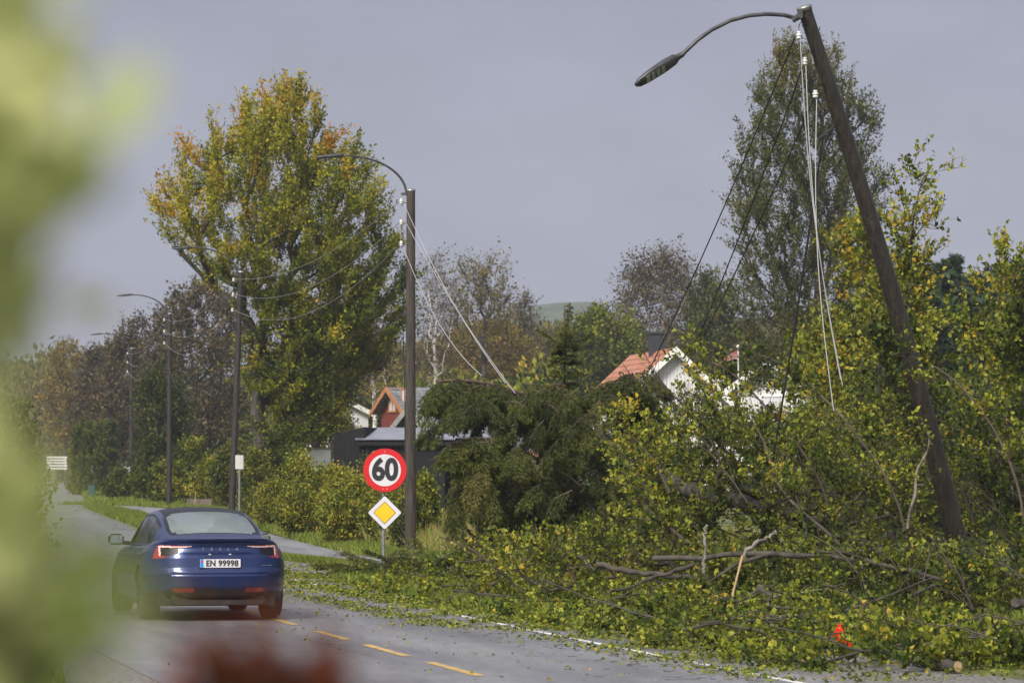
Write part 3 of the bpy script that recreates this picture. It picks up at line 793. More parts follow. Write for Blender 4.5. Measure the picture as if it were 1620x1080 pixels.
def wire(a, b, sag, label, mat='wire_far', r=0.008, group=None, n=22, name='power_line', cat='wire', extra=None):
    a = np.array(a, float); b = np.array(b, float); pts = []
    for u in np.linspace(0, 1, n):
        p = a + (b - a) * u; p[2] -= 4 * sag * u * (1 - u)
        if extra is not None: p = p + extra(u)
        pts.append(p)
    pts = np.array(pts); o = MB().tube(pts - a, r, 6)
    ob = o.build(name, M[mat], None); ob.location = a
    return tag(ob, label, cat, group)
ordn = ['uppermost pale', 'second highest', 'third highest', 'lowest dark']
posts = ['from the tall sign-side post to the car-side post', 'from the car-side post to the third post', 'from the third post to the fourth post', 'from the fourth post to the far post', '']
for s in range(4):
    A, B = lamps[s][1], lamps[s + 1][1]
    for i in range(min(len(A), len(B))):
        wire(A[i], B[i], [0.55, 0.75, 0.95, 1.9][i] + 0.2 * s * (i == 3), f'{ordn[i]} wire of the span {posts[s]}', 'wire_black' if i == 3 else 'wire_far', 0.008 + 0.002 * s, 'wires strung between the upright posts')
for i, (s_, e_) in enumerate((((639, 322, 80.4), (800, 606, 62)), ((642, 352, 80.4), (815, 622, 61)), ((640, 396, 80.4), (762, 594, 62)))):
    wire(P(*s_), P(*e_), [.25, .15, .35][i], ['slack pale wire running from the speed-sign post down to the fallen spruce, uppermost of three', 'pale wire running from the speed-sign post down to the fallen spruce, middle of three', 'pale wire ending furthest left on the fallen spruce, lowest of three'][i], 'wire', .0070, 'wires pulled down onto the fallen spruce')
wire(P(644, 430, 80.3), P(641, 880, 80.4), 0, 'thin black cable running straight down the side of the tall post', 'wire_black', .012, name='cable', cat='cable', extra=lambda u: np.array([-.03 * math.sin(u * 9) - .05, -.1, 0]))

# ------------------------------------------------------------------ leaning lamp post, near right
YL = 48.0
Lt = P(1272, 12, 46.2); Lb = P(1536, 945, YL)
root = empty('street_lamp', Lb, 0, 'huge leaning wooden lamp post with bent arm and pulled-down wires, right side', 'street lamp')
ax = Lt - Lb; axn = ax / np.linalg.norm(ax)
# slight bow of the pole
side = np.array([1, 0, 0]) - axn * axn[0]
LP_ = [ax * u + side * 0.10 * math.sin(u * math.pi) for u in np.linspace(0, 1, 16)]
MB().tube(LP_, [.145 - .053 * u for u in np.linspace(0, 1, 16)], 24).build('pole', M['pole_moss'], root)
cpm = MB().lathe([(.095, -.05), (.103, -.05), (.103, -.01), (.108, 0.0), (.098, .02), (.05, .03), (0, .03)], (0, 0, 0), 24)
Rz = np.array(Vector(axn).to_track_quat('Z', 'Y').to_matrix())
cpm.v = [tuple(Rz @ np.array(p) + LP_[-1]) for p in cpm.v]; cpm.build('pole_cap', M['galv'], root)
apx = [(1262, 30, 46.2), (1240, 24, 46.15), (1212, 22.5, 46.1), (1185, 25, 46.05), (1155, 33, 46.0), (1125, 48, 45.95), (1103, 64, 45.9), (1084, 82, 45.85), (1078, 90, 45.85)]
apts = PP(apx) - Lb
MB().tube(apts, [.028] * 6 + [.028, .028, .028], 10).build('arm', M['arm'], root)
bk = PP([(1266, 24, 46.1), (1254, 33, 46.15), (1252, 30, 46.15)]) - Lb
MB().tube([PP([(1270, 22, 46.1)])[0] - Lb, bk[1]], [.05, .035], 6).box(bk[0], (.05, .16, .10)).build('arm_bracket', M['arm'], root)
hd0 = P(1082, 85, 45.86) - Lb; hd1 = P(1004, 136, 45.6) - Lb
dv = norm(hd1 - hd0); R_x = -dv; Lh = np.linalg.norm(hd1 - hd0)
tmp = np.array([0.1, -0.78, 0.62]); up_ = norm(tmp - dv * (tmp @ dv)); 
# underside tipped toward the camera
und = norm(np.array([0.0, -0.62, -0.78]) - dv * (np.array([0.0, -0.62, -0.78]) @ dv)); zz = -und; yy = np.cross(zz, R_x)
Rh = np.stack([R_x, yy, zz], 1); sc = Lh / 0.74
hm = lamp_head_mb(sc * 0.98); hm.v = [tuple(Rh @ (np.array(p) * [1, 0.62, 1]) + hd0) for p in hm.v]; ho = hm.build('lamp_head', M['arm'], root)
ll = led_mb(sc * 0.98); ll.v = [tuple(Rh @ (np.array(p) * [1, 0.62, 1] + [0.0, 0, 0.012]) + hd0) for p in ll.v]; ll.build('led_panel', M['led'], ho)
lp1 = []
def on_pole(y, off=-.14, dy=-.05):
    u = (945 - y) / (945 - 12.0); p = ax * u; return p + np.array([off, dy, 0])
for (ix, iy, kind) in ((1264, 56, 0), (1273, 97, 0), (1290, 149, 0), (1306, 211, 1)):
    c = P(ix, iy, 46.1) - Lb; hook0 = on_pole(iy - 18, -.02)
    if kind == 0:
        io = insulator_mb(c, .72).build('insulator', M['porc'], root)
        MB().tube([hook0, c + (.05, 0, .12), c + (.04, 0, .2), c + (-.0, 0, .13), c + (0, 0, .05)], .009, 6).build('hook', M['blackrub'], io)
    else:
        MB().tube([hook0, c + (.05, 0, .03), c, c + (-.08, 0, -.06), c + (-.12, 0, -.22)], .014, 6).box(c, (.06, .05, .06)).build('cable_clamp', M['blackrub'], root)
G2 = 'black wires dropping left from the leaning post'
for a_, b_, lb, sg in (((1258, 59, 46), (1020, 600, 60), 'black wire from the leaning post top, highest of three crossing the sky', .12),
                   ((1270, 106, 46), (1080, 590, 58), 'black wire from the second insulator of the leaning post, middle of three crossing the sky', .12),
                   ((1288, 155, 46), (1098, 560, 58), 'black wire from the third insulator, crossing the front of the pale tall tree', .10)):
    wire(P(*a_), P(*b_), sg, lb, 'wire_black', .0105, G2)
wire(P(1302, 216, 46), P(1219, 748, 47.5), .10, 'thick black cable hanging from the leaning post into the leaves', 'wire_black', .015, name='cable', cat='cable')
wire(P(1306, 216, 46), P(1290, 330, 46), .02, 'short black loop of cable beside the leaning post clamp', 'wire_black', .007, name='cable', cat='cable')
G3 = 'pale wires hanging slack from the leaning post'
for a_, b_, lb in (((1266, 62, 46), (1333, 610, 46.5), 'pale slack wire hanging from the top insulator of the leaning post'),
                   ((1275, 104, 46), (1330, 600, 46.2), 'pale slack wire hanging from the second insulator of the leaning post'),
                   ((1292, 158, 46), (1319, 650, 46.0), 'pale slack wire hanging from the third insulator of the leaning post')):
    wire(P(*a_), P(*b_), .0, lb, 'wire', .0075, G3, extra=lambda u: np.array([-.10 * math.sin(u * math.pi), 0, 0]))

# ------------------------------------------------------------------ text helper
def text_mesh(s, size, bold=0.0, space=1.0, extr=0.002):
    cu = bpy.data.curves.new('txt', 'FONT'); cu.body = s; cu.size = size; cu.offset = bold; cu.space_character = space
    cu.align_x = 'CENTER'; cu.align_y = 'CENTER'; cu.extrude = extr; cu.resolution_u = 6
    ob = bpy.data.objects.new('txt', cu); COL.objects.link(ob)
    dg = bpy.context.evaluated_depsgraph_get(); me = bpy.data.meshes.new_from_object(ob.evaluated_get(dg))
    bpy.data.objects.remove(ob); bpy.data.curves.remove(cu); me.materials.clear()
    return me

# ------------------------------------------------------------------ speed limit sign
YS = 72.0; kS = F / YS
sb = P(606.5, 895, YS); zb = sb[2]
root = empty('road_sign', sb, math.radians(0), 'round red-rimmed 60 speed limit sign above a yellow diamond priority sign on one post', 'road sign')
zc = P(609, 743.5, YS)[2] - zb; zd = P(608.5, 810.5, YS)[2] - zb; xc = 2.3 / kS
MB().tube([(0, 0.06, -.3), (0, 0.06, zc + .25)], .036, 12).build('post', M['galv'], root)
Rr = 34.3 / kS
pl = MB().lathe([(0, -.02), (Rr - .004, -.02), (Rr, -.017), (Rr, 0.0), (Rr - .01, .004), (0, .004)], (xc, 0, zc), 64, 'y', smooth=False)
pl.v = [(x, y, z) for x, y, z in pl.v]; plo = pl.build('speed_limit_plate', M['signred'], root)
ring = MB().lathe([(Rr * .735, -.0225), (0, -.0225)], (xc, 0, zc), 64, 'y', smooth=False); ring.build('face', M['signwhite'], plo)
me = text_mesh('60', Rr * 1.30, bold=Rr * .052, space=1.0)
t6 = link('numerals', me, M['black'], plo); t6.rotation_euler = (math.pi / 2, 0, 0); t6.location = (xc, -.0255, zc - .005); t6.scale = (.93, 1.06, 1)
for (x_, z_) in ((0, Rr * .86), (-.04, -Rr * .86), (.04, -Rr * .86)):
    MB().lathe([(.010, -.02), (.010, -.027), (0, -.028)], (xc + x_, 0, zc + z_), 10, 'y').build('rivet', M['signwhite'], plo)
def diamond(m, r, y0, y1, cx_, cz_, rd=.06):
    pts = []
    for k in range(4):
        a = k * math.pi / 2; c = np.array([math.sin(a), math.cos(a)]); c1 = np.array([math.sin(a - math.pi / 2), math.cos(a - math.pi / 2)]); c2 = np.array([math.sin(a + math.pi / 2), math.cos(a + math.pi / 2)])
        for q in (c + (c1 - c) * rd, c + ((c1 + c2) / 2 - c) * rd * .6, c + (c2 - c) * rd): pts.append((cx_ + q[0] * r, cz_ + q[1] * r))
    m.prism(pts, y0, y1); return m
rd = 28.0 / kS
d0 = diamond(MB(), rd, -.02, 0.0, xc * .9, zd).build('priority_plate', M['black'], root)
diamond(MB(), rd * .955, -.0235, -.021, xc * .9, zd).build('face', M['signwhite'], d0)
diamond(MB(), rd * .64, -.0270, -.0245, xc * .9, zd).build('border', M['black'], d0)
diamond(MB(), rd * .60, -.0305, -.0280, xc * .9, zd).build('yellow_field', M['signyellow'], d0)
for z_ in (zc + .2, zc - .2, zd + .1, zd - .15):
    MB().box((0, .045, z_), (.13, .035, .03)).build('bracket', M['galv'], root)

def small_sign(px, ytop, ybot, Y, wpx, hpx, label, mat, postm='galv', back=True, name='road_sign'):
    b = P(px, ybot, Y); k = F / Y; h = (ybot - ytop) / k
    root = empty(name, b, 0, label, 'road sign')
    MB().tube([(0, .04, -.3), (0, .04, h)], .035, 8).build('post', M[postm], root)
    MB().box((0, 0, h - hpx / k / 2), (wpx / k, .02, hpx / k), bev=.008).build('plate', M[mat], root)
    MB().box((0, .03, h - hpx / k * .3), (wpx / k * .5, .03, .03)).box((0, .03, h - hpx / k * .75), (wpx / k * .5, .03, .03)).build('bracket', M['galv'], root)
M['sign_back'] = solid('sign_back_grey', (0.42, 0.42, 0.42), 0.5, c2=(0.5, 0.5, 0.5), scale=4)
M['signblue'] = solid('sign_blue', (0.01, 0.24, 0.62), 0.4)
small_sign(378.5, 720, 815, 108, 13, 22, 'grey rectangular sign seen from behind on a thin post beside the big autumn tree', 'sign_back')
small_sign(201, 738, 796, 182, 9, 14, 'small pale rectangular sign beside the fourth lamp post', 'sign_back')
small_sign(167, 729, 770, 240, 6, 16, 'tiny blue sign beside the far lamp post', 'signblue')

# green bin, low wooden box, slatted barrier
b = P(145, 786, 190); root = empty('litter_bin', b, .1, 'dark green bin standing at the far grass verge', 'bin')
MB().box((0, 0, .35), (.42, .42, .70), bev=.04).build('body', solid('bin_green', (0.02, 0.07, 0.055), .5), root)
MB().box((0, 0, .735), (.48, .48, .06), bev=.02).build('lid', M['blackrub'], root)
b = P(318, 803, 146); root = empty('crate', b, math.radians(-8), 'low brown weathered wooden box at the path edge beyond the car roof', 'crate')
mw = solid('weathered_planks', (0.10, 0.075, 0.06), .85, c2=(0.17, 0.13, 0.11), scale=4, stretch=(1, 1, 6))
for i, z_ in enumerate((.08, .20, .32)):
    MB().box((0, 0, z_), (1.12, .5, .112)).build('board', mw, root)
for x_ in (-.5, .5): MB().box((x_, -.27, .18), (.06, .04, .36)).build('batten', mw, root)
b = P(318, 803, 145.5); 
st_ = MB().tube([(-.28, 0, -.1), (-.22, 0, .70)], [.018, .014], 6).build('marker_stake', M['wood_pale'], None); st_.location = b
tag(st_, 'thin pale wooden stake standing in front of the brown box', 'stake')
b = P(90, 743, 300); root = empty('barrier', b, math.radians(10), 'white slatted roadside barrier at the far end of the road', 'barrier')
for i in range(5): MB().box((0, 0, .12 + i * .24), (1.75, .04, .15), R=None).build('slat', M['soft_white'], root)
for x_ in (-.7, .7): MB().box((x_, .06, .55), (.08, .08, 1.2)).build('post', M['soft_white'], root)

# warning triangle among the debris
b = P(1328, 1037, 36.5); root = empty('warning_triangle', b, math.radians(12), 'red reflective warning triangle poking out of leafy branches', 'warning triangle')
mr = solid('red_reflector', (0.75, 0.018, 0.008), .3, spec=.7)
def tri_ring(a, bb, y0, y1):
    m = MB(); A3 = [(-a / 2, 0), (a / 2, 0), (0, a * .866)]; c = (0, a * .289)
    B3 = [((p[0] - c[0]) * bb + c[0], (p[1] - c[1]) * bb + c[1]) for p in A3]
    vs = [(p[0], y0, p[1]) for p in A3 + B3] + [(p[0], y1, p[1]) for p in A3 + B3]
    fs = []
    for i in range(3):
        j = (i + 1) % 3; fs += [(i, j, 3 + j, 3 + i), (6 + i, 9 + i, 9 + j, 6 + j), (i, 6 + i, 6 + j, j), (3 + i, 3 + j, 9 + j, 9 + i)]
    return m.add(vs, fs)
tr = tri_ring(.46, .06, -.012, .012).build('reflector', mr, root)
tri_ring(.470, .95, -.010, .010).build('rim', M['signred'], root)
MB().box((0, 0, -.03), (.4, .16, .04)).build('foot', M['blackrub'], root)
for c in root.children: c.location.z = -.06

# ------------------------------------------------------------------ the car
M['paint'] = solid('deep_blue_paint', (0.002, 0.013, 0.075), 0.30, 0.35, coat=.55, c2=(0.003, 0.018, 0.095), scale=60, lo=.45, hi=.55)
M['cartrim'] = solid('car_black_trim', (0.010, 0.010, 0.011), 0.45, c2=(0.03, 0.027, 0.022), scale=7)
M['gloss'] = solid('gloss_black', (0.006, 0.006, 0.010), 0.40, spec=.3)
M['lampred'] = solid('red_lamp_glass', (0.26, 0.008, 0.008), 0.15, coat=1.0)
M['lampbar'] = solid('pink_lamp_bar', (0.85, 0.50, 0.46), 0.2, coat=.8)
M['rimgrey'] = solid('wheel_rim', (0.14, 0.14, 0.15), 0.35, 0.8, c2=(0.07, 0.07, 0.07), scale=5)
M['tyre'] = solid('tyre_rubber', (0.012, 0.012, 0.012), 0.7, c2=(0.045, 0.042, 0.038), scale=10)
M['seat'] = solid('seat_cloth', (0.03, 0.03, 0.032), 0.7)
m_, t_, b_ = newmat('tinted_sky_sheen_glass'); M['glass'] = m_
b_.inputs['Base Color'].default_value = (0.34, 0.41, 0.40, 1); b_.inputs['Roughness'].default_value = 0.03; b_.inputs['Coat Weight'].default_value = 1.0; b_.inputs['Specular IOR Level'].default_value = 1.0  # pale base colour paints in reflected sky; only the transparent tint is real
tt = t_.nodes.new("ShaderNodeBsdfTransparent"); tt.inputs[0].default_value = (0.75, 0.86, 0.84, 1); mx_ = t_.nodes.new("ShaderNodeMixShader"); mx_.inputs[0].default_value = 0.5
t_.links.new(b_.outputs[0], mx_.inputs[1]); t_.links.new(tt.outputs[0], mx_.inputs[2]); t_.links.new(mx_.outputs[0], t_.nodes["Material Output"].inputs[0])
M['sideglass'] = solid('dark_side_glass', (0.004, 0.005, 0.006), 0.08, spec=.35)
M['mirror'] = solid('mirror_glass', (0.55, 0.62, 0.60), 0.05, 1.0)

CY = 44.35
k_ = F / CY
cx0 = (350 - 810) / k_
car = empty('parked_car' if False else 'car', (cx0, CY, 0.0), math.radians(13.0), 'deep blue fastback car driving away with white EN 99998 plate', 'car')
LEN = 4.72
def ztop(y): return np.interp(y, [0, .06, .2, .5, 1.1, 2.0, 3.2, 3.7, 4.3, 4.6, 4.72], [1.045, 1.05, 1.045, 1.02, 0.965, 0.945, 0.93, 0.91, 0.78, 0.68, 0.60])
def zlow(y): return np.interp(y, [0, .5, 1.0, 3.9, 4.72], [.245, .20, .17, .17, .22])
def y_rear(v): return np.interp(v, [0, .12, .25, .40, .46, .50, .55, .70, .86, .93, .97, 1.0], [.26, .12, .03, 0, .0, .012, .03, .055, .095, .075, .03, .015])
def y_front(v): return LEN - np.interp(v, [0, .3, .6, .85, 1.0], [.12, 0, .02, .10, .28])
def wmax(v): return np.interp(v, [0, .1, .3, .5, .7, .85, .95, 1.0], [.83, .88, .905, .922, .918, .89, .83, .775])
NV = 90; NU = 220
vv = np.linspace(0, 1, NV + 1)
def outline(v, NU=NU):
    y0 = y_rear(v); y1 = y_front(v); W = wmax(v); Lr = .80; Lf = 1.15; pr = 2.7; pf = 2.3
    pts = []
    nr, nf, ns = int(NU * .33), int(NU * .25), 0
    ns = NU - nr - nf
    for i in range(nr):
        a = i / nr * math.pi / 2; x = W * math.sin(a) ** (2 / pr); y = y0 + Lr * (1 - math.cos(a) ** (2 / pr)); pts.append((x, y))
    for i in range(ns): pts.append((W, y0 + Lr + (y1 - Lf - y0 - Lr) * i / ns))
    for i in range(nf + 1):
        a = math.pi / 2 * (1 - i / nf); x = W * max(0, math.sin(a)) ** (2 / pf); y = y1 - Lf * (1 - max(0, math.cos(a)) ** (2 / pf)); pts.append((x, y))
    return np.array(pts)
G = np.zeros((NV + 1, NU + 1, 3))
for i, v in enumerate(vv):
    o = outline(v)
    # tuck the waist a little along the doors, flare over the wheels
    flare = .018 * (np.exp(-((o[:, 1] - 1.0) / .5) ** 2) + np.exp(-((o[:, 1] - 3.87) / .5) ** 2)) * math.sin(math.pi * min(1, v * 1.05))
    x = o[:, 0] * 1.0 + flare * (o[:, 0] > .5)
    z = zlow(o[:, 1]) + (ztop(o[:, 1]) - zlow(o[:, 1])) * v
    G[i] = np.stack([x, o[:, 1], z], 1)
def plate_recess(x, y, z):
    """licence plate pocket pressed into the rear panel"""
    return 0
CX, CYY, CZ = G[..., 0], G[..., 1], G[..., 2]
pocket = sstep(.56, .30, np.abs(CX)) * sstep(.60, .68, CZ) * sstep(.885, .84, CZ) * (CYY < .4)
G[..., 1] += pocket * .014
# crease below the boot lid
G[..., 1] += .012 * np.exp(-((CZ - .60) / .012) ** 2) * (CYY < .5) * (CX < .62)
G[..., 1] += .0015 * np.exp(-((CX - (.62 + .1 * sstep(.62, .8, CZ))) / .012) ** 2) * (CYY < .5) * (CZ > .60) * (CZ < .86)
def face_region(c, nmirror):
    x, y, z = np.abs(c[0]), c[1], c[2]
    if x > .55 and ((y - 1.0) ** 2 + (z - .335) ** 2 < .375 ** 2 or (y - 3.875) ** 2 + (z - .335) ** 2 < .375 ** 2) : return 'hole'
    if y < .75:
        # tail lamp: C shape wrapping the corner
        up_e = .972 - .0 * x; 
        t = (x - .36) / .50
        hi = .955 + .018 * t; lo_up = hi - .008 - .028 * min(1, max(0, (x - .36) / .2)) * .7
        if x > .36 and z < hi and z > .80 + .03 * max(0, (.72 - x) / .1) and y < .39:
            if z > hi - .007 and x > .5: return 'lampred'
            if z > lo_up and x < .752: return 'lampbar'
            if .732 < x < .752 and z > .828: return 'lampbar'
            if x >= .752: return 'lampred'
            if z < .828 and x > .565: return 'lampred'
            if z >= .828 and x > .52 and z <= lo_up: return 'gloss'
        if z < .40 + .045 * math.cos(min(1, x / .8) * math.pi / 2) - .03: 
            if .37 < z and .33 < x < .58 and z < .405: return 'reflector'
            return 'cartrim'
        if .395 < z < .425 and .33 < x < .60: return 'reflector'
    if z < .24: return 'cartrim'
    return 'paint'
parts_q = {}
Vall = np.concatenate([G.reshape(-1, 3), G.reshape(-1, 3) * [-1, 1, 1]]); off = (NV + 1) * (NU + 1)
for i in range(NV):
    for j in range(NU):
        a = i * (NU + 1) + j; q = (a, a + 1, a + NU + 2, a + NU + 1)
        c = (G[i, j] + G[i, j + 1] + G[i + 1, j] + G[i + 1, j + 1]) / 4
        rg = face_region(c, 0)
        if rg == 'hole': continue
        parts_q.setdefault(rg, []).append(q)
        parts_q.setdefault(rg, []).append((off + q[3], off + q[2], off + q[1], off + q[0]))
def sub(V, Qs, dy=0.0):
    Qs = np.array(Qs); u, inv = np.unique(Qs.ravel(), return_inverse=True); VV = V[u].copy()
    VV[:, 1] -= dy; return VV, inv.reshape(Qs.shape)
# deck (boot lid and bonnet) cap
nc = 24; top_o = G[NV]; capV = []; capQ = []
for j in range(NU + 1):
    for t in np.linspace(-1, 1, 2 * nc + 1):
        capV.append((top_o[j, 0] * t, top_o[j, 1], top_o[j, 2] + .045 * (1 - t * t) * sstep(0, .5, top_o[j, 1]) * sstep(LEN, LEN - .8, top_o[j, 1]) + .006 * (1 - abs(t) ** 6)))
nn2 = 2 * nc + 1
capQ = [(j * nn2 + t, j * nn2 + t + 1, (j + 1) * nn2 + t + 1, (j + 1) * nn2 + t) for j in range(NU) for t in range(2 * nc)]
V1, Q1 = sub(Vall, parts_q['paint']); V2, Q2 = np.array(capV), np.array(capQ)
Vb, Qb = join([(V1, Q1), (V2, Q2)])
link('body', quad_mesh('body', Vb, Qb, True), M['paint'], car)
tl = {}
for key, nm, mt, dy in (('lampred', 'tail_light', 'lampred', .004), ('lampbar', 'light_bar', 'lampbar', .006), ('gloss', 'light_housing', 'gloss', .0), ('reflector', 'reflector', 'lampred', .004), ('cartrim', 'lower_bumper', 'cartrim', -.006)):
    if key not in parts_q: continue
    qs = parts_q[key]
    if key in ('cartrim',):
        link(nm, quad_mesh(nm, *sub(Vall, qs, dy), True), M[mt], car)
    else:
        for sg, sel in ((1, [q for q in qs if q[0] < off]), (-1, [q for q in qs if q[0] >= off])):
            o = link(nm, quad_mesh(nm, *sub(Vall, sel, dy), True), M[mt], tl.get(sg) if key in ('lampbar', 'gloss') else car)
            if key == 'lampred': tl[sg] = o
# underbody and wheel liners
MB().box((0, 2.35, .30), (1.50, 4.1, .22)).box((0, .40, .27), (1.2, .35, .10)).box((0, 1.0, .52), (1.46, .9, .5)).box((0, 3.87, .52), (1.44, .9, .45)).build('underbody', M['blackrub'], car)
MB().prism([(-.55, .21), (.55, .21), (.62, .27), (-.62, .27)], .16, .34).build('diffuser', M['cartrim'], car)
# greenhouse
NY, NT = 110, 80
yg = np.linspace(.30, 3.75, NY + 1)
def zroof(y): return np.interp(y, [.30, .5, .8, 1.1, 1.4, 1.75, 2.1, 2.5, 2.8, 3.1, 3.75], [1.045, 1.115, 1.215, 1.297, 1.362, 1.415, 1.44, 1.432, 1.385, 1.28, .955])
zr_s = np.convolve(np.pad(zroof(yg), 4, mode='edge'), np.ones(9) / 9, 'valid'); zr_s[:3] = zroof(yg)[:3]; zr_s[-3:] = zroof(yg)[-3:]
def wbase(y): return np.interp(y, [.30, .6, 1.0, 1.5, 2.5, 3.3, 3.75], [.60, .70, .765, .80, .81, .78, .70])
def wroof(y): return np.interp(y, [.30, .8, 1.3, 1.8, 2.4, 2.8, 3.3, 3.75], [.58, .60, .575, .56, .57, .59, .64, .68])
GG = np.zeros((NY + 1, NT + 1, 3))
for i, y in enumerate(yg):
    zb_ = float(ztop(y)) - .01; zt_ = max(zr_s[i], zb_ + .012); wb = float(wbase(y)); wr = float(wroof(y)); wr = min(wr, wb)
    for j in range(NT + 1):
        t = -1 + 2 * j / NT; s = abs(t)
        # side 0.62..1 goes from roof edge down to the belt, with a rounded rail
        if s <= .60:
            x = wr * s / .60; z = zt_ - (.055 * (s / .6) ** 2.4) * min(1, (zt_ - zb_) / .2)
        else:
            q = (s - .60) / .40; zc_ = zt_ - .055 * min(1, (zt_ - zb_) / .2)
            x = wr + (wb - wr) * (q ** .82); z = zc_ + (zb_ - zc_) * q ** 1.25
        GG[i, j] = (math.copysign(x, t), y, z)
gq = {}
def wreg(y, t, z, x):
    s = abs(t)
    # rear window
    if .52 < y < 1.52:
        lim = .535 + .02 * (1.5 - y)
        if s < lim and not (y < .60 and s > lim - .06 - (y - .52) * .0) and not (y > 1.44 and s > lim - .06): return 'rear_window'
        if s < lim + .05: return 'rear_frame'
    if (.49 < y <= .52 or 1.52 <= y < 1.56) and s < .585: return 'rear_frame'
    if 1.52 <= y < 2.62 and s < .57: return 'roof_glass'
    if 2.70 < y < 3.62 and s < .56: return 'windshield'
    if 2.62 <= y <= 2.70 and s < .57: return 'paint'
    if s > .655 and s < .985 and 1.02 < y < 3.30:
        # side glass under the arching rail, tapering front and back
        h = float(np.interp(y, yg, zr_s)) - .06; zb_ = float(ztop(y))
        if z > zb_ + .03 and z < h - .05 and (h - zb_) > .15 :
            if abs(y - 2.12) < .035: return 'pillar'
            return 'side'
        return 'pillar'
    return 'paint'
for i in range(NY):
    for j in range(NT):
        c = (GG[i, j] + GG[i + 1, j + 1]) / 2; t = -1 + 2 * (j + .5) / NT
        rg = wreg(c[1], t, c[2], c[0]); sd = 'L' if t < 0 else 'R'
        if rg == 'side': rg = 'side' + sd + ('f' if c[1] > 2.12 else 'r')
        a = i * (NT + 1) + j
        gq.setdefault(rg, []).append((a, a + NT + 1, a + NT + 2, a + 1))
Vg = GG.reshape(-1, 3)
for key, qs in gq.items():
    nm = {'paint': 'cabin_frame', 'pillar': 'window_trim', 'rear_frame': 'rear_window_trim', 'rear_window': 'rear_window', 'roof_glass': 'roof_panel', 'windshield': 'windscreen'}.get(key, 'side_window')
    mt = {'paint': 'paint', 'pillar': 'gloss', 'rear_frame': 'gloss', 'rear_window': 'glass', 'roof_glass': 'gloss', 'windshield': 'glass'}.get(key, 'sideglass')
    link(nm, quad_mesh(nm, *sub(Vg, qs), True), M[mt], car)
# seats seen through the rear window
for x_ in (-.38, .38):
    MB().box((x_, 2.35, .85), (.48, .16, .62), bev=.06).box((x_, 2.40, 1.20), (.26, .12, .17), bev=.05).build('front_seat', M['seat'], car)
MB().box((0, 1.42, .80), (1.25, .16, .44), bev=.06).build('rear_seat', M['seat'], car)
for x_ in (-.42, 0, .42): MB().box((x_, 1.38, 1.06), (.22, .09, .11), bev=.04).build('headrest', M['seat'], car)
MB().box((0, .95, .93), (1.3, .8, .03)).build('parcel_shelf', M['seat'], car)
MB().box((0, 3.05, .87), (1.35, .5, .12), bev=.04).build('dashboard', M['seat'], car)
# wheels
def wheel(x, y, sg):
    wt = MB().lathe([(.23, -.11), (.30, -.122), (.332, -.105), (.342, -.06), (.342, .06), (.332, .105), (.30, .122), (.23, .11)], (x, y, .342), 40, 'x').build('wheel', M['tyre'], car)
    r = MB().lathe([(.235, .02), (.24, .10), (.225, .105), (.215, .06), (.10, .045), (.04, .085), (0, .085)], (0, 0, 0), 40, 'x')
    for k in range(10):
        a = k * math.pi / 5; p0 = np.array([.085, .04 * math.cos(a), .04 * math.sin(a)]); p1 = np.array([.10, .225 * math.cos(a + .1), .225 * math.sin(a + .1)])
        r.tube([p0, p1], [.022, .014], 5)
    r.v = [(x + sg * v[0], y + v[1], .342 + v[2]) for v in r.v]
    r.build('rim', M['rimgrey'], wt)
for x_ in (-1, 1):
    wheel(x_ * .795, 1.0, x_); wheel(x_ * .795, 3.875, x_)
    # wing mirror
    m = MB().box((x_ * 1.0, 2.95, 1.0), (.21, .13, .145), bev=.045).tube([(x_ * .80, 3.0, .945), (x_ * .92, 2.98, .955)], [.03, .025], 8)
    mo = m.build('wing_mirror', M['gloss'], car)
    MB().box((x_ * 1.0, 2.880, 1.0), (.165, .008, .105), bev=.003).build('mirror_glass', M['mirror'], mo)
    for y_ in (1.75, 2.75):
        MB().box((x_ * .925, y_, .80), (.012, .20, .022), bev=.004).build('door_handle', M['paint'], car)
    MB().tube([(x_ * .44, .075, .335), (x_ * .44, .10, .325)], .01, 6).build('parking_sensor', M['gloss'], car)
# number plate
yp = float(y_rear(.68)) + .014 - .022
po = MB().box((.0, yp, .735), (.535, .018, .125), bev=.006).build('number_plate', M['black'], car)
MB().box((.0, yp - .011, .738), (.520, .006, .108), bev=.002).build('plate_face', M['signwhite'], po)
MB().box((-.238, yp - .0155, .738), (.040, .003, .106)).build('plate_band', M['signblue'], po)
MB().box((-.238, yp - .0175, .760), (.026, .002, .020)).build('plate_flag', M['signred'], po)
tx = link('plate_text', text_mesh('EN 99998', .105, .0032, 1.06), M['black'], po)
tx.rotation_euler = (math.pi / 2, 0, 0); tx.location = (.022, yp - .0160, .737); tx.scale = (.93, 1.0, 1)
# spaced lettering on the boot lid
for i, ch in enumerate('TESLA'):
    t = link('badge_letter', text_mesh(ch, .048, .0010), M['galv'], car); t.rotation_euler = (math.pi / 2 - .15, 0, 0)
    t.location = ((i - 2) * .108, .062 + .004 * abs(i - 2), .918)
MB().box((.56, .052, .71), (.055, .004, .006)).box((.635, .056, .712), (.065, .004, .006)).build('badge', M['mirror'], car)
for x_ in (-.13, .13): MB().box((x_, .078, .852), (.03, .015, .012)).build('plate_lamp', M['porc'], car)

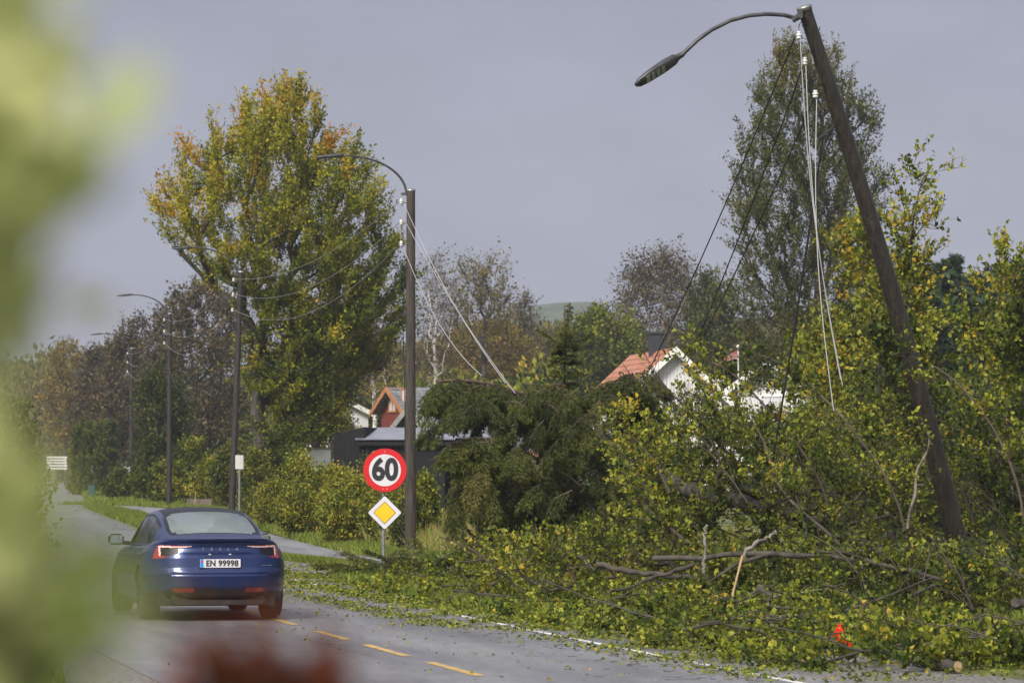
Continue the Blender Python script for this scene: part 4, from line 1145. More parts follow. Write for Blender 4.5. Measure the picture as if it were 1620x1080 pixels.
# ------------------------------------------------------------------ distant hill, woods
def hill(name, x0, x1, ytop, Y, prof, depth, mat, tree_px=None):
    xs = np.linspace(x0, x1, 90); V = []; n = 14
    for x in xs:
        yt = np.interp(x, [p[0] for p in prof], [p[1] for p in prof]) 
        p = P(x, yt, Y); z0 = 5.0
        for j in range(n):
            u = j / (n - 1); a = u * math.pi
            V.append((p[0], Y - depth * math.cos(a), z0 + (p[2] - z0) * math.sin(a)))
    Q = [(i * n + j, (i + 1) * n + j, (i + 1) * n + j + 1, i * n + j + 1) for i in range(len(xs) - 1) for j in range(n - 1)]
    o = link(name, quad_mesh(name, V, Q, True), mat); tag(o, kind='structure'); return o
hillmat = solid('wooded_hill', (0.020, 0.035, 0.020), .95, c2=(0.07, 0.095, 0.04), scale=.09, bump=1.0, bscale=.2, detail=10)
hill('hill', 640, 1130, 480, 1500, [(640, 560), (760, 520), (800, 500), (840, 486), (880, 481), (930, 479), (955, 488), (985, 512), (1040, 540), (1130, 570)], 180, hillmat)
hill('hill', -400, 420, 540, 1900, [(-400, 600), (-100, 560), (60, 575), (120, 572), (150, 555), (190, 545), (240, 560), (420, 610)], 200, hillmat)
hill('hill', 1150, 2100, 520, 900, [(1150, 640), (1300, 560), (1450, 500), (1600, 480), (1800, 470), (2100, 500)], 120, hillmat)

def woods(name, prof, Y0, Y1, ncl, leafm, seed, lsz, tb, label, cat='woods', per=60, cr=2.2, conif=False, ybot=None):
    """far wood as one mass: many crowns of loose leaf clumps on their trunks under the given skyline"""
    rs = np.random.default_rng(seed); xs = [p[0] for p in prof]; ys = [p[1] for p in prof]
    pos = []; dirs = []; sz = []; tint = []; A = []; B = []; R_ = []
    for i in range(ncl):
        x = rs.uniform(min(xs), max(xs)); Y = Y0 + (Y1 - Y0) * rs.random() ; f_ = (Y - Y0) / (Y1 - Y0)
        ysk = np.interp(x, xs, ys) + (1 - f_) * 55 * rs.random() + rs.normal() * 7
        p = P(x, ysk, Y); zb = float(gz(p[0], Y)); h = max(4.0, p[2] - zb); t0 = tb + rs.normal() * .22
        A.append((p[0], Y, zb)); B.append((p[0], Y, zb + h * .9)); R_.append(.12)
        m = int(per * (.6 + .8 * rs.random()))
        if conif:
            u = rs.random(m) ** .7; a = rs.uniform(0, 6.28, m); rr = (1 - u) * h * .17 * rs.random(m) ** .5 + .05
            pos.append(np.stack([p[0] + rr * np.cos(a), Y + rr * np.sin(a), zb + h * (.1 + .9 * u)], 1))
            dirs.append(np.stack([np.cos(a), np.sin(a), -.5 + 0 * a], 1) + rs.normal(size=(m, 3)) * .3)
        else:
            ctr = np.array([p[0], Y, zb + h * .58]); g_ = norm(rs.normal(size=(m, 3))) * rs.random((m, 1)) ** .35 * np.array([cr, cr, h * .42]) * (1 + .25 * rs.random((m, 1)))
            pos.append(ctr + g_); dirs.append(norm(g_) + rs.normal(size=(m, 3)) * .6 + [0, 0, .4])
        sz.append(lsz * (.5 + rs.random(m))); tint.append(np.clip(t0 + rs.normal(size=m) * .18, 0, 1))
    pos = np.concatenate(pos); dirs = np.concatenate(dirs)
    V, Q = leaf_quads(pos, dirs, np.concatenate(sz), .5, rs=rs)
    T = edge_tubes(np.array(A), np.array(B), np.array(R_), np.array(R_) * .3, 4)
    nt_ = len(T[1]); VV, QQ = join([T, (V, Q)])
    me = quad_mesh(name, VV, QQ, tint=np.r_[np.zeros(nt_), np.concatenate(tint)])
    me.materials.append(M['bark']); me.materials.append(M[leafm])
    mi = np.ones(len(QQ), np.int32); mi[:nt_] = 0; me.polygons.foreach_set("material_index", mi)
    o = link(name, me); tag(o, label, cat, None, 'stuff'); return o

woods('mixed_woods', [(420, 560), (500, 540), (560, 548), (640, 545), (700, 545), (760, 530), (830, 520), (900, 515), (960, 520), (1000, 528), (1060, 540), (1150, 520), (1250, 500), (1400, 500)], 330, 480, 230, 'ochre', 21, .75, .35,
      'hazy green and ochre woods spread under the distant hill', per=520, cr=3.2)
woods('mixed_woods', [(380, 610), (460, 590), (560, 590), (650, 600), (740, 590), (850, 585), (950, 570), (1020, 560), (1150, 560), (1300, 560)], 225, 300, 130, 'leaf', 22, .42, .30,
      'mixed green undergrowth woods directly behind the houses', per=800, cr=2.6)
woods('conifer_woods', [(1420, 440), (1500, 425), (1560, 432), (1620, 415), (1750, 420)], 150, 230, 75, 'spruce_far', 23, .42, .5,
      'dark conifer woods on the slope at the right edge', per=900, conif=True)
woods('far_woods', [(-260, 560), (-60, 590), (40, 570), (90, 545), (120, 572), (180, 600), (300, 590)], 420, 620, 90, 'ochre', 24, .9, .5,
      'pale misty woods at the far end of the road', per=300, cr=4.2)
woods('leafy_woods', [(1335, 640), (1400, 620), (1500, 600), (1620, 580), (1800, 560)], 85, 120, 45, 'leaf_green', 25, .20, .45,
      'thick green woods filling the gap behind the fallen trees on the right', per=1900, cr=2.2)

# trees lining the left side of the road, just outside the frame (they darken what the car's flank mirrors)
rs_ = np.random.default_rng(26); A_ = []; B_ = []; pp_ = []; dd_ = []
for Yt in np.arange(40, 120, 4.5):
    X_ = float(road_x(Yt)) - 8.5 - rs_.random() * 2; zb_ = float(gz(X_, Yt)); h_ = 5.5 + 2 * rs_.random()
    A_.append((X_, Yt, zb_)); B_.append((X_, Yt, zb_ + h_ * .9)); g_ = norm(rs_.normal(size=(900, 3))) * rs_.random((900, 1)) ** .33 * [1.9, 2.4, h_ * .48]
    pp_.append(g_ + [X_, Yt, zb_ + h_ * .55]); dd_.append(norm(g_) + rs_.normal(size=(900, 3)) * .6)
T_ = edge_tubes(np.array(A_), np.array(B_), np.full(len(A_), .14), np.full(len(A_), .05), 6)
V_, Q_ = leaf_quads(np.concatenate(pp_), np.concatenate(dd_), .16 + .12 * rs_.random(len(pp_) * 900), .6, rs=rs_)
VV_, QQ_ = join([T_, (V_, Q_)]); tn_ = np.r_[np.zeros(len(T_[1])), np.clip(.4 + rs_.normal(size=len(Q_)) * .2, 0, 1)]
tag(link('unseen_roadside_woods', quad_mesh('unseen_roadside_woods', VV_, QQ_, tint=tn_), M['leaf_green']), 'unseen wood lining the left side of the road', 'woods', None, 'stuff')

# ------------------------------------------------------------------ individual background trees
def tr(name, label, cat, Y, prof, base_px, n, seed, leafm, dY=None, group=None, **kw):
    wd = max(p[2] - p[1] for p in prof) / F * Y / 2
    pts = in_profile(n, 0, prof, Y, dY or wd, seed, kw.pop('shell', .45))
    bx, top_frac = base_px
    b = P(bx, 755, Y); zb = float(gz(b[0], Y)) - .1
    ytop = min(p[0] for p in prof); topz = P(bx, ytop, Y)[2]
    rs = np.random.default_rng(seed + 99); k = 9
    lean = kw.pop('lean', 0.0); cxm = P((prof[len(prof) // 2][1] + prof[len(prof) // 2][2]) / 2, 755, Y)[0]
    tk = []
    for i in range(k):
        u = i / (k - 1) * top_frac
        tk.append((b[0] + (cxm - b[0]) * u * .6 + rs.normal() * .05 * i * wd / 6 + lean * u, Y + rs.normal() * .04 * i, zb + (topz - zb) * u))
    return plant(name, tk, pts, label, cat, leafm, group=group, seed=seed, **kw)

# the great autumn tree beside the second lamp post
prof = [(160, 445, 480), (175, 405, 492), (195, 370, 508), (215, 328, 530), (235, 295, 552), (270, 285, 578), (310, 262, 598), (350, 246, 612), (385, 268, 624), (420, 292, 636), (450, 318, 645), (470, 375, 645), (520, 388, 640), (560, 400, 610), (600, 390, 570), (650, 392, 545), (705, 400, 510)]
ztopA = P(450, 112, 125)[2]
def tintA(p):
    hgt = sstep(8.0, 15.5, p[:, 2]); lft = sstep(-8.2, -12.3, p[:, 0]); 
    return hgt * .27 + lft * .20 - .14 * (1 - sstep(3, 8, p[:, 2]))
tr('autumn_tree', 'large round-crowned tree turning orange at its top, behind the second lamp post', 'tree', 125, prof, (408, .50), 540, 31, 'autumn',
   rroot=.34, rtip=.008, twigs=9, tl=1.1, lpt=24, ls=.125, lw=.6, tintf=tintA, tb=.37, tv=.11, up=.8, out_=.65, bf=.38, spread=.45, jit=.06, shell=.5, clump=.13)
# extra bare twig tips at its top right
# pale tall tree at the right
prof = [(82, 1240, 1300), (100, 1225, 1335), (130, 1205, 1345), (165, 1188, 1375), (200, 1180, 1385), (240, 1165, 1385), (280, 1160, 1400), (320, 1155, 1405), (370, 1158, 1400), (420, 1165, 1385), (470, 1160, 1370), (520, 1165, 1360), (570, 1175, 1350), (620, 1190, 1340)]
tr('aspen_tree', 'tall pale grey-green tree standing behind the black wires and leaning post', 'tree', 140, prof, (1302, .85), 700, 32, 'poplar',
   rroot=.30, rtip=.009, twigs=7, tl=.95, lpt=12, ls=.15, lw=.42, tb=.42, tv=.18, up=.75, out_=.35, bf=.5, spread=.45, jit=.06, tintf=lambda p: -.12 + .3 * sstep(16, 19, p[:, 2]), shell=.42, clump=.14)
# brown grove at the left
for (i, prof, Y, bx, n, lm, lb, tbv) in (
    (0, [(462, 300, 345), (480, 268, 368), (510, 245, 385), (550, 225, 395), (590, 215, 395), (630, 215, 390), (680, 230, 385), (730, 240, 370)], 215, 300, 330, 'brown', 'grey-brown thinning tree left of the autumn tree, tallest of the grove', .45),
    (1, [(515, 205, 250), (535, 185, 262), (570, 160, 270), (610, 150, 275), (660, 140, 270), (720, 150, 260)], 235, 212, 260, 'brown', 'dull brown tree rising behind the fourth lamp post', .35),
    (2, [(560, 150, 180), (580, 130, 195), (620, 120, 200), (660, 115, 200), (710, 120, 195)], 270, 160, 180, 'brown', 'brown tree in mist behind the far lamp post', .3),
    (3, [(545, 95, 118), (565, 80, 128), (600, 72, 135), (650, 70, 135), (700, 75, 130)], 330, 104, 160, 'ochre', 'pale yellow-green misty tree left of the far lamp posts', .7),
    (4, [(600, 235, 262), (630, 225, 280), (670, 220, 290), (720, 222, 290), (770, 228, 285)], 168, 250, 170, 'leaf_green', 'slim dark green tree between the third and fourth lamp posts', .25)):
    tr('grove_tree', lb, 'tree', Y, prof, (bx, .7), n, 40 + i, lm, group='grove of trees at the left', rroot=.22, rtip=.012, twigs=6, tl=1.1, lpt=11, ls=.24 if i < 4 else .17, lw=.55, tb=tbv, tv=.2, up=.4, bf=.4, jit=.15, shell=.4)
# birches, bare and thinning trees across the middle
tr('birch_tree', 'slender birch with bright white trunk right of the speed-sign post', 'tree', 205,
   [(402, 684, 694), (430, 672, 708), (470, 664, 718), (510, 662, 722), (560, 668, 716), (600, 672, 706)], (688, .93), 150, 51, 'brown', barkm='bark_birch', rroot=.17, rtip=.010, twigs=6, tl=1.3, lpt=4, ls=.14, tb=.6, up=-.2, bf=.6, jit=.1, out_=.3)
tr('birch_tree', 'birch with drooping brown crown above the orange-roofed house', 'tree', 240,
   [(400, 1025, 1065), (425, 1002, 1085), (460, 990, 1108), (500, 985, 1125), (540, 985, 1135), (580, 1000, 1120)], (1041, .85), 330, 52, 'brown', barkm='bark_birch', rroot=.16, rtip=.010, twigs=7, tl=1.6, lpt=9, ls=.19, tb=.5, up=-.5, bf=.5, jit=.15, leafless=.08)
tr('bare_tree', 'thin-leaved yellow-green tree with bare forks right of the white birch', 'tree', 250,
   [(425, 735, 790), (445, 725, 800), (480, 715, 815), (520, 720, 810), (560, 735, 790)], (765, .6), 130, 53, 'ochre', rroot=.2, rtip=.013, twigs=7, tl=1.8, lpt=7, ls=.22, tb=.5, up=.7, bf=.3, jit=.1, leafless=.45)
tr('bare_tree', 'small grey bare tree left of the distant hill', 'tree', 270,
   [(478, 815, 830), (495, 800, 845), (520, 795, 850), (560, 800, 845)], (822, .5), 80, 54, 'brown', rroot=.15, rtip=.012, twigs=7, tl=1.3, lpt=5, ls=.2, tb=.6, up=.4, leafless=.4)
tr('round_tree', 'rounded yellowing tree between the white birch and the young spruce', 'tree', 260,
   [(520, 740, 790), (545, 710, 830), (580, 700, 850), (620, 700, 850)], (770, .5), 160, 55, 'ochre', rroot=.2, rtip=.012, twigs=7, tl=1.3, lpt=12, ls=.26, tb=.75, up=.3, jit=.2)
tr('round_tree', 'rounded green tree just left of the white house roof', 'tree', 230,
   [(505, 930, 990), (530, 900, 1010), (570, 890, 1010), (620, 890, 1000)], (950, .5), 170, 56, 'leaf', rroot=.2, rtip=.012, twigs=7, tl=1.2, lpt=12, ls=.24, tb=.45, up=.3, jit=.2)
tr('slim_tree', 'grey-green slim tree between the brown birch and the pale tall tree', 'tree', 220,
   [(440, 1118, 1132), (470, 1100, 1150), (510, 1090, 1160), (560, 1085, 1165), (620, 1090, 1160)], (1128, .8), 190, 57, 'poplar', rroot=.18, rtip=.011, twigs=6, tl=1.2, lpt=10, ls=.22, tb=.3, up=.5, jit=.15)
tr('birch_tree', 'white-stemmed birch with few leaves left of the red house', 'tree', 198,
   [(545, 585, 600), (570, 572, 615), (610, 570, 620), (640, 575, 612)], (591, .95), 60, 58, 'ochre', barkm='bark_birch', rroot=.13, rtip=.010, twigs=6, tl=1.2, lpt=5, ls=.16, tb=.8, up=-.1, bf=.6)
tr('shade_tree', 'dark leafy tree filling the space right of the autumn tree, above the carport', 'tree', 150,
   [(500, 500, 560), (530, 470, 600), (570, 450, 620), (610, 445, 560), (650, 440, 540), (690, 440, 530)], (500, .5), 210, 59, 'brown', rroot=.2, rtip=.011, twigs=7, tl=1.1, lpt=11, ls=.17, tb=.35, up=.3, jit=.15)

# ------------------------------------------------------------------ clipped hedge at far left, bushes beside the path
def bush(label, x, ytop, Y, wpx, seed, leafm='leaf', tb=.45, n=90, name='bush', group='bushes along the footpath', ls=.085, twigs=6, lpt=10, tl=.5, **kw):
    k = F / Y; b = P(x, 755, Y); zb = float(gz(b[0], Y)); top = P(x, ytop, Y)[2]; h = max(.5, top - zb); hw = wpx / 2 / k
    rs = np.random.default_rng(seed)
    z = rs.random(n) ** .8; a = rs.uniform(0, 6.28, n); r = rs.random(n) ** .5 * hw * np.sin(np.pi * np.clip(.22 + z * .74, 0, 1)) ** .6
    pts = np.stack([b[0] + r * np.cos(a), Y + r * np.sin(a) * .9, zb + .15 + z * (h - .3)], 1)
    tk = [(b[0], Y, zb - .1), (b[0] + rs.normal() * .05, Y, zb + .15)]
    return plant(name, tk, pts, label, 'bush', leafm, group=group, seed=seed, tb=tb, rroot=.05, rtip=.005, twigs=twigs, tl=tl, lpt=lpt, ls=ls,
                 parts=('stem', 'crown'), bf=.9, up=kw.pop('up', .5), jit=.05, **kw)
# hedge: box-like
hb = P(150, 755, 215); zb = float(gz(hb[0], 215)); 
for i, (x, Y, w_, yt, lb) in enumerate(((150, 225, 75, 672, 'clipped light green hedge mound behind the far lamp posts'),)):
    b = P(x, 755, Y); zb = float(gz(b[0], Y)); top = P(x, yt, Y)[2]; rs = np.random.default_rng(5); n = 420; hw = w_ / 2 * Y / F
    a = rs.uniform(0, 6.28, n); z = rs.random(n); rr = hw * (1 - .25 * z ** 4) * rs.random(n) ** .18
    pts = np.stack([b[0] + rr * np.cos(a), Y + rr * np.sin(a) * 1.4, zb + z * (top - zb)], 1)
    plant('hedge', [(b[0], Y, zb - .1), (b[0], Y, zb + .5)], pts, lb, 'hedge', 'leaf_green', seed=77, tb=.62, tv=.12, rroot=.08, rtip=.008, twigs=8, tl=.4, lpt=14, ls=.14, parts=('stem', 'crown'), bf=.9, clump=.1)
spec_b = [
 ('hazy green bush below the small white outbuilding', 548, 664, 182, 66, 'leaf', .3),
 ('dull green bush under the right side of the autumn tree', 500, 672, 172, 70, 'leaf', .25),
 ('low dark shrub at the foot of the fourth lamp post', 190, 748, 176, 46, 'leaf_green', .4),
 ('shrub with reddish leaves right of the fourth lamp post', 232, 742, 168, 44, 'leaf', .3),
 ('green shrub at the foot of the third lamp post', 262, 738, 152, 60, 'leaf', .35),
 ('tall green bush between the third lamp post and the brown box', 305, 700, 158, 74, 'leaf', .3),
 ('pale green bush behind the brown box', 335, 735, 149, 60, 'leaf', .55),
 ('dense bush at the foot of the post behind the car', 365, 712, 140, 60, 'leaf_green', .5),
 ('yellow-green bush right behind the grey sign back', 405, 722, 122, 62, 'leaf', .42),
 ('shaded bush under the autumn tree, near its trunk', 432, 700, 128, 70, 'leaf', .2),
 ('yellow-flecked bush left of the white wall', 470, 728, 112, 74, 'leaf', .55),
 ('bush in front of the bright white wall', 512, 752, 104, 64, 'leaf', .5),
 ('golden bush below the black carport corner', 545, 752, 100, 66, 'leaf', .62),
 ('yellow-green bush left of the round speed sign', 566, 766, 94, 66, 'leaf', .6),
 ('tall thin bush in front of the carport roof', 590, 735, 104, 30, 'leaf', .35),
 ('bush behind the yellow diamond sign', 612, 790, 90, 60, 'leaf', .45),
 ('rusty-stemmed bush right of the tall lamp post', 668, 765, 86, 44, 'leaf', .5),
 ('low leafy bush beside the path left of the diamond sign', 538, 790, 92, 60, 'leaf', .5),
 ('low bush beside the path right of the car', 470, 785, 100, 64, 'leaf', .45),
 ('green bush behind the tall lamp post base', 650, 800, 84, 60, 'leaf', .25),
 ('low green bush just right of the car roof', 430, 775, 110, 50, 'leaf', .55),
 ('rounded bush close behind the 60 sign', 600, 762, 96, 60, 'leaf', .5)]
for i, (lb, x, yt, Y, w_, lm, tb_) in enumerate(spec_b):
    bush(lb, x, yt, Y, w_, 200 + i, lm, min(.75, tb_ + .12), n=110, ls=.085 if Y < 130 else .12, lpt=11, tintf=None)
# dry grass and weeds under the bushes + verge grass
def grass(name, n, area, hgt, label, tb, seed, kind='stuff', wid=.016):
    rs = np.random.default_rng(seed); pos = area(n, rs); n = len(pos)
    pos[:, 2] = np.where(True, pos[:, 2], 0)
    d = np.stack([rs.normal(size=n) * .35, rs.normal(size=n) * .35, np.ones(n)], 1)
    h = hgt * (.4 + .9 * rs.random(n)); sd = norm(np.stack([rs.normal(size=n), rs.normal(size=n) * .3, np.zeros(n)], 1)) * wid
    tip = pos + norm(d) * h[:, None]; mid = pos + norm(d + [0, 0, .5]) * h[:, None] * .5
    V = np.stack([pos - sd, pos + sd, mid + sd * .8, mid - sd * .8, mid - sd * .8, mid + sd * .8, tip + sd * .1, tip - sd * .1], 1).reshape(-1, 3)
    Q = np.arange(8 * n).reshape(-1, 4); t = np.repeat(np.clip(tb + rs.normal(size=n) * .2, 0, 1), 2)
    o = link(name, quad_mesh(name, V, Q, tint=t), M['grass']); tag(o, label, 'grass', None, kind); return o
def strip_area(Ya, Yb, f0, f1, onroad=True):
    def fn(n, rs):
        Y = Ya + (Yb - Ya) * rs.random(n) ** 1.3; x0 = f0(Y); x1 = f1(Y); X = x0 + (x1 - x0) * rs.random(n)
        ok = x1 > x0; X = X[ok]; Y = Y[ok]
        return np.stack([X, Y, gz(X, Y) - .01], 1)
    return fn
rx = lambda o: (lambda Y: road_x(Y) + o)
px = lambda o: (lambda Y: path_x(Y) + o)
grass('verge_grass', 60000, strip_area(56, 152, lambda Y: road_x(Y) + 3.3 + 1.3 * sstep(86, 72, Y), px(-1.15)), .16, 'short green grass strip between the road and the footpath', .45, 61)
grass('verge_grass', 60000, strip_area(60, 158, px(1.15), px(3.2)), .20, 'bright grass edging the far side of the footpath', .5, 62)
grass('tall_grass', 30000, strip_area(68, 112, px(2.4), px(6.5)), .65, 'tall dry grass and weeds under the path-side bushes', .85, 63)
grass('verge_grass', 40000, strip_area(30, 200, rx(-9), rx(-4.0)), .35, 'grass along the left verge of the road', .5, 64, wid=.02)
grass('verge_grass', 16000, strip_area(160, 330, rx(3.6), rx(9)), .30, 'grass verge beyond the path junction', .5, 65, wid=.03)
grass('verge_grass', 50000, strip_area(42, 62, rx(3.2), rx(9.0)), .16, 'grass on the roadside bank beneath the fallen branches', .5, 66)

# ------------------------------------------------------------------ conifers
def needles_on(A, B, rs, per, ln, wd_, droop=.15):
    m = len(A); ii = np.repeat(np.arange(m), per); q = len(ii)
    u = rs.random((q, 1)); p = A[ii] + (B[ii] - A[ii]) * u; t = norm(B[ii] - A[ii])
    r = norm(rs.normal(size=(q, 3))); s = norm(np.cross(t, r))
    d = norm(t * .9 + s * .75 + np.array([0, 0, -droop]))
    return leaf_quads(p, d, ln * (.7 + .6 * rs.random(q)), wd_, .05, rs), ii
def bough_set(starts, dirs, lens, rs, droop, side_n=12, side_l=.35, sub_n=0, hang=.3, r0=.018, per=12, ln=.055, wd_=.22, seg=7):
    """boughs with side shoots clothed in needles -> wood tubes, needle quads, tint per bough"""
    WA = []; WB = []; ra = []; rb = []; SA = []; SB = []; bi = []
    for b, (s, d, L) in enumerate(zip(starts, dirs, lens)):
        p = np.array(s, float); d = norm(np.array(d, float)); pts = [p.copy()]
        for i in range(seg):
            d = norm(d + np.array([0, 0, -droop / seg * 2.2]) + rs.normal(size=3) * .05); p = p + d * L / seg; pts.append(p.copy())
        pts = np.array(pts)
        for i in range(seg):
            WA.append(pts[i]); WB.append(pts[i + 1]); ra.append(r0 * (1 - i / seg) + .003); rb.append(r0 * (1 - (i + 1) / seg) + .003)
        for i in range(side_n):
            u = (i + .5) / side_n * (seg - .01); k = int(u); q = pts[k] + (pts[k + 1] - pts[k]) * (u - k)
            t = norm(pts[k + 1] - pts[k]); h = norm(np.cross(t, [0, 0, 1.0])); 
            for sg in (-1, 1):
                dd = norm(t * (.55 + .3 * rs.random()) + h * sg * (.7 + .3 * rs.random()) + np.array([0, 0, -hang * (.5 + rs.random())]))
                l_ = side_l * (.45 + .7 * rs.random()) * (1.15 - .75 * u / seg) * (0.55 + .45 * min(1, u / 1.2))
                m_ = q + dd * l_ * .55; e_ = m_ + norm(dd + np.array([0, 0, -hang * 1.2])) * l_ * .45
                SA += [q, m_]; SB += [m_, e_]; bi += [b, b]
                for j in range(sub_n):
                    q2 = q + (m_ - q) * (.3 + .6 * rs.random()); d2 = norm(dd + rs.normal(size=3) * .5 + np.array([0, 0, -hang * 1.6]))
                    SA.append(q2); SB.append(q2 + d2 * l_ * .45); bi.append(b)
        SA.append(pts[-2]); SB.append(pts[-1] + d * .06); bi.append(b)
        for kk in range(1, seg): SA.append(pts[kk]); SB.append(pts[kk + 1]); bi.append(b)
    SA = np.array(SA); SB = np.array(SB); bi = np.array(bi)
    (V, Q), ii = needles_on(SA, SB, rs, per, ln, wd_)
    W1 = edge_tubes(np.array(WA), np.array(WB), np.array(ra), np.array(rb), 5)
    W2 = edge_tubes(SA, SB, np.full(len(SA), .0035), np.full(len(SA), .002), 3)
    bt = rs.normal(size=len(starts)) * .16
    return join([W1, W2]), (V, Q), bt[bi[ii]] + rs.normal(size=len(ii)) * .12

def conifer(name, label, x, ytop, Y, hwpx, seed, ybase=None, nb=60, mat='spruce', tb=.5, ln=.06, per=12, side_l=.35, group=None, side_n=10, powr=.8, leader=.35):
    rs = np.random.default_rng(seed); b = P(x, 755, Y); zb = float(gz(b[0], Y)) - .05; top = P(x, ytop, Y)[2]; h = top - zb; hw = hwpx * Y / F
    root = empty(name, (b[0], Y, zb), 0, label, 'tree', group)
    MB().tube([(0, 0, 0), (0, 0, h * .5), (0, 0, h)], [.02 + h * .012, .01 + h * .007, .008], 8).build('trunk', M['bark_red'], root)
    S = []; D = []; Ls = []
    z = h - leader
    while z > h * .1:
        f_ = (1 - z / h); L = hw * (f_ ** powr) * 1.25
        for a in np.arange(0, 6.28, 6.28 / 6) + rs.random():
            S.append((0, 0, z + rs.normal() * .04)); D.append((math.cos(a), math.sin(a), .60 - .5 * f_ + rs.normal() * .15)); Ls.append(max(.15, min(L, hw * 1.15) * (.75 + .4 * rs.random())))
        z -= .22 + .22 * f_ * h / 6
    for a in np.arange(0, 6.28, 1.57):   # upturned leader whorl
        S.append((0, 0, h - leader)); D.append((math.cos(a), math.sin(a), 1.3)); Ls.append(leader * .7)
    S.append((0, 0, h - leader)); D.append((0, 0, 1)); Ls.append(leader)
    Wd, (V, Q), t = bough_set(S, D, Ls, rs, .22, side_n, side_l, 0, .15, .012, per, ln, .24, 5)
    link('boughs', quad_mesh('boughs', *Wd), M['twig'], root)
    link('needles', quad_mesh('needles', V, Q, tint=np.clip(t + tb, 0, 1)), M[mat], root)
    return root
conifer('young_spruce', 'young upright spruce with spiky leader standing behind the fallen spruce', 893, 483, 76, 46, 71, tb=.62, ln=.075, leader=1.0, side_l=.30, powr=.75)
conifer('spruce_tree', 'dark green spruce behind the upper half of the leaning post', 1440, 385, 70, 74, 72, tb=.48, ln=.075, side_l=.42, side_n=12, leader=.5)
conifer('spruce_tree', 'dark spruce cut off by the right edge of the picture', 1650, 430, 64, 80, 73, tb=.45, ln=.075, side_l=.45, side_n=12)
fg = 'far conifers on the right skyline'
for i, (x, yt, Y, hw, lb) in enumerate(((1494, 414, 170, 16, 'leftmost spire-shaped conifer on the right skyline'), (1512, 405, 175, 15, 'tall narrow conifer second on the right skyline'),
                                 (1545, 432, 180, 17, 'shorter conifer in the dip of the right skyline'), (1590, 416, 172, 18, 'broad conifer close to the right edge on the skyline'), (1612, 408, 178, 16, 'last conifer at the right edge on the skyline'))):
    conifer('conifer', lb, x, yt, Y, hw, 80 + i, mat='spruce_far', ln=.16, per=9, side_l=.5, group=fg, side_n=6)

